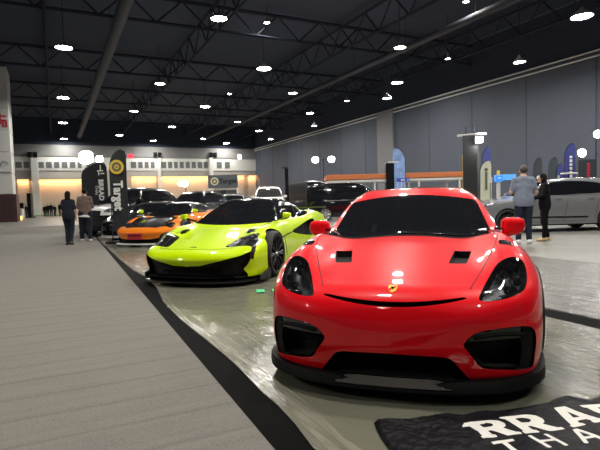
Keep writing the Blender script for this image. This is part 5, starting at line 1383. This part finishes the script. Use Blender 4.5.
# signs on the back wall
q = at_y(239.3, 157, YB); t = thing('wall_sign', 'small white lit sign high on the back wall near the corner', 'sign', (q.x, YB - .14, q.z))
MB().box((0, 0, 0), (.62, .08, .78), bev=.01).build('sign_plate', mat('lit_white_sign', (.8,.8,.85), .4, emit=(.8,.85,1), estr=1.2, var=.03), t)
for x, z, w, h_ in ((0,-.05,.1,.36),(-.14,.12,.1,.16),(.14,.12,.1,.16)): MB().box((x, -.045, z), (w, .01, h_)).build('dark_mark', M_BLK, t)
q = at_y(130.3, 156, YB); t = thing('exit_sign', 'red lit sign on the back wall right of the tall flag tip', 'sign', (q.x, YB - .18, q.z))
MB().box((0, 0, 0), (.85, .1, .5), bev=.01).build('sign_plate', mat('lit_red_sign', (.6,.02,.04), .4, emit=(1,.03,.06), estr=1.5, var=.03), t)
for px in (32.5, 157, 212.5):
    q = at_y(px, 155, YB)
    for x, w_ in ((-.34, 'left'), (.34, 'right')):
        t = thing('wall_speaker', w_ + ' one of two dark loudspeakers over the ' + {32.5: 'left', 157: 'middle', 212.5: 'right'}[px] + ' column of the back wall', 'speaker', (q.x + x, YB - .28, q.z), 0, 'loudspeakers on the back wall')
        MB().box((0, 0, 0), (.5, .3, .7), bev=.02).build('speaker_box', M_BLK, t); MB().lathe([(.001, -.165), (.14, -.16), (.19, -.15), (.19, -.14)], 'Y', n=20).build('speaker_cone', M_MATT, t); MB().box((0, .2, 0), (.12, .12, .12)).build('wall_bracket', M_STEEL, t)
# small things by the far left
def small(name, label, cat, px, D, parts):
    t = thing(name, label, cat, hall((px-300)/490*D, D), -YAWC)
    for nm, c, d, m in parts: MB().box(c, d, bev=.02).build(nm, m, t)
    return t
small('speaker_tower', 'tall black loudspeaker tower standing by the back wall at left', 'speaker', 31.3, 56, [('speaker_body', (0,0,1.45), (.45,.5,2.7), M_BLK), ('speaker_base', (0,0,.06), (.8,.7,.12), M_STEEL)])
small('monitor_stand', 'black screen on a white plinth right of the white tower', 'screen', 21, 52, [('screen', (0,0,1.4), (.75,.12,.6), M_BLK), ('plinth', (0,0,.5), (.6,.4,1.0), M_WHITE)])
small('lantern', 'small glowing orange lantern at the foot of the white tower', 'lantern', 20.3, 46, [('lantern_body', (0,0,.22), (.28,.28,.40), mat('lantern_glow', (1,.6,.15), .5, emit=(1,.5,.1), estr=3.0, var=.05)), ('lantern_cap', (0,0,.45), (.32,.32,.06), M_STEEL)])
gm = MB().box((0, 0, .04), (4.6, 1.2, .08), bev=.01).build('green_mat', mat('green_turf', (.02,.20,.08), .9, var=.3, vscale=20)); gm.location = (at_y(49, 212, 75).x, 75.1, 0); tag(gm, 'green turf strip along the foot of the back wall', 'mat')
D = 29.5
t = thing('black_post', 'slim black post with a lamp head left of the dark vans', 'post', hall((288-300)/490*D, D), -YAWC)
MB().box((0, 0, 1.55), (.22, .22, 3.06), bev=.01).build('post_body', M_BLK, t); MB().box((-.08, -.05, 3.12), (.34, .16, .10), bev=.01).build('lamp_head', M_STEEL, t); MB().box((0, 0, .015), (.5, .5, .03)).build('base_plate', M_STEEL, t)
# two bits of green tape on the floor
for i, (px, py) in enumerate(((260.5,290.8),(276.5,290))):
    q = at_z(px, py, .02); b = MB(); b.box((0, 0, 0), (.105, .20, .003)); o = b.build('tape_strip', mat('green_tape', (.06,.55,.22), .5, var=.1)); o.location = (q.x, q.y, .0205); o.rotation_euler = (0, 0, -YAWC + R(8))
    tag(o, ['short bright green tape strip on the floor, the left one of two' , 'short bright green tape strip on the floor, nearer the red headlight'][i], 'tape')
# ---------------------------------------------------------------- bare fill lamps added around the hall, without fixtures, air light, view
for x, y, e in ((-6, -3, .15), (3, -3, .8), (11, -2, .8), (7, 4, 1.3), (2, 4.5, 1.2), (10, 20, 1.2), (15, 6, 1), (9, 12, 1), (2, 12, 1), (16, 14, 1), (-13, 6, 1.5), (-20, 16, 1), (-30, 26, 1), (-12, 18, 1.8), (22, 2, 1), (24, 10, 1)):
    l = bpy.data.lights.new('hall_fill_lamp', 'AREA'); l.shape = 'DISK'; l.size = .4; l.energy = LAMP_W*1.0*e; l.color = (1, .96, .88)
    o = bpy.data.objects.new('hall_fill_lamp', l); COL.objects.link(o); o.location = (x, y, 9.3)
wd = bpy.data.worlds.new('hall_air'); SC.world = wd; wd.use_nodes = True
bg = wd.node_tree.nodes['Background']; bg.inputs[0].default_value = (.55, .60, .72, 1); bg.inputs[1].default_value = WORLD
SC.view_settings.view_transform = 'Standard'; SC.view_settings.look = 'None'; SC.view_settings.exposure = EXPO; SC.view_settings.gamma = 1
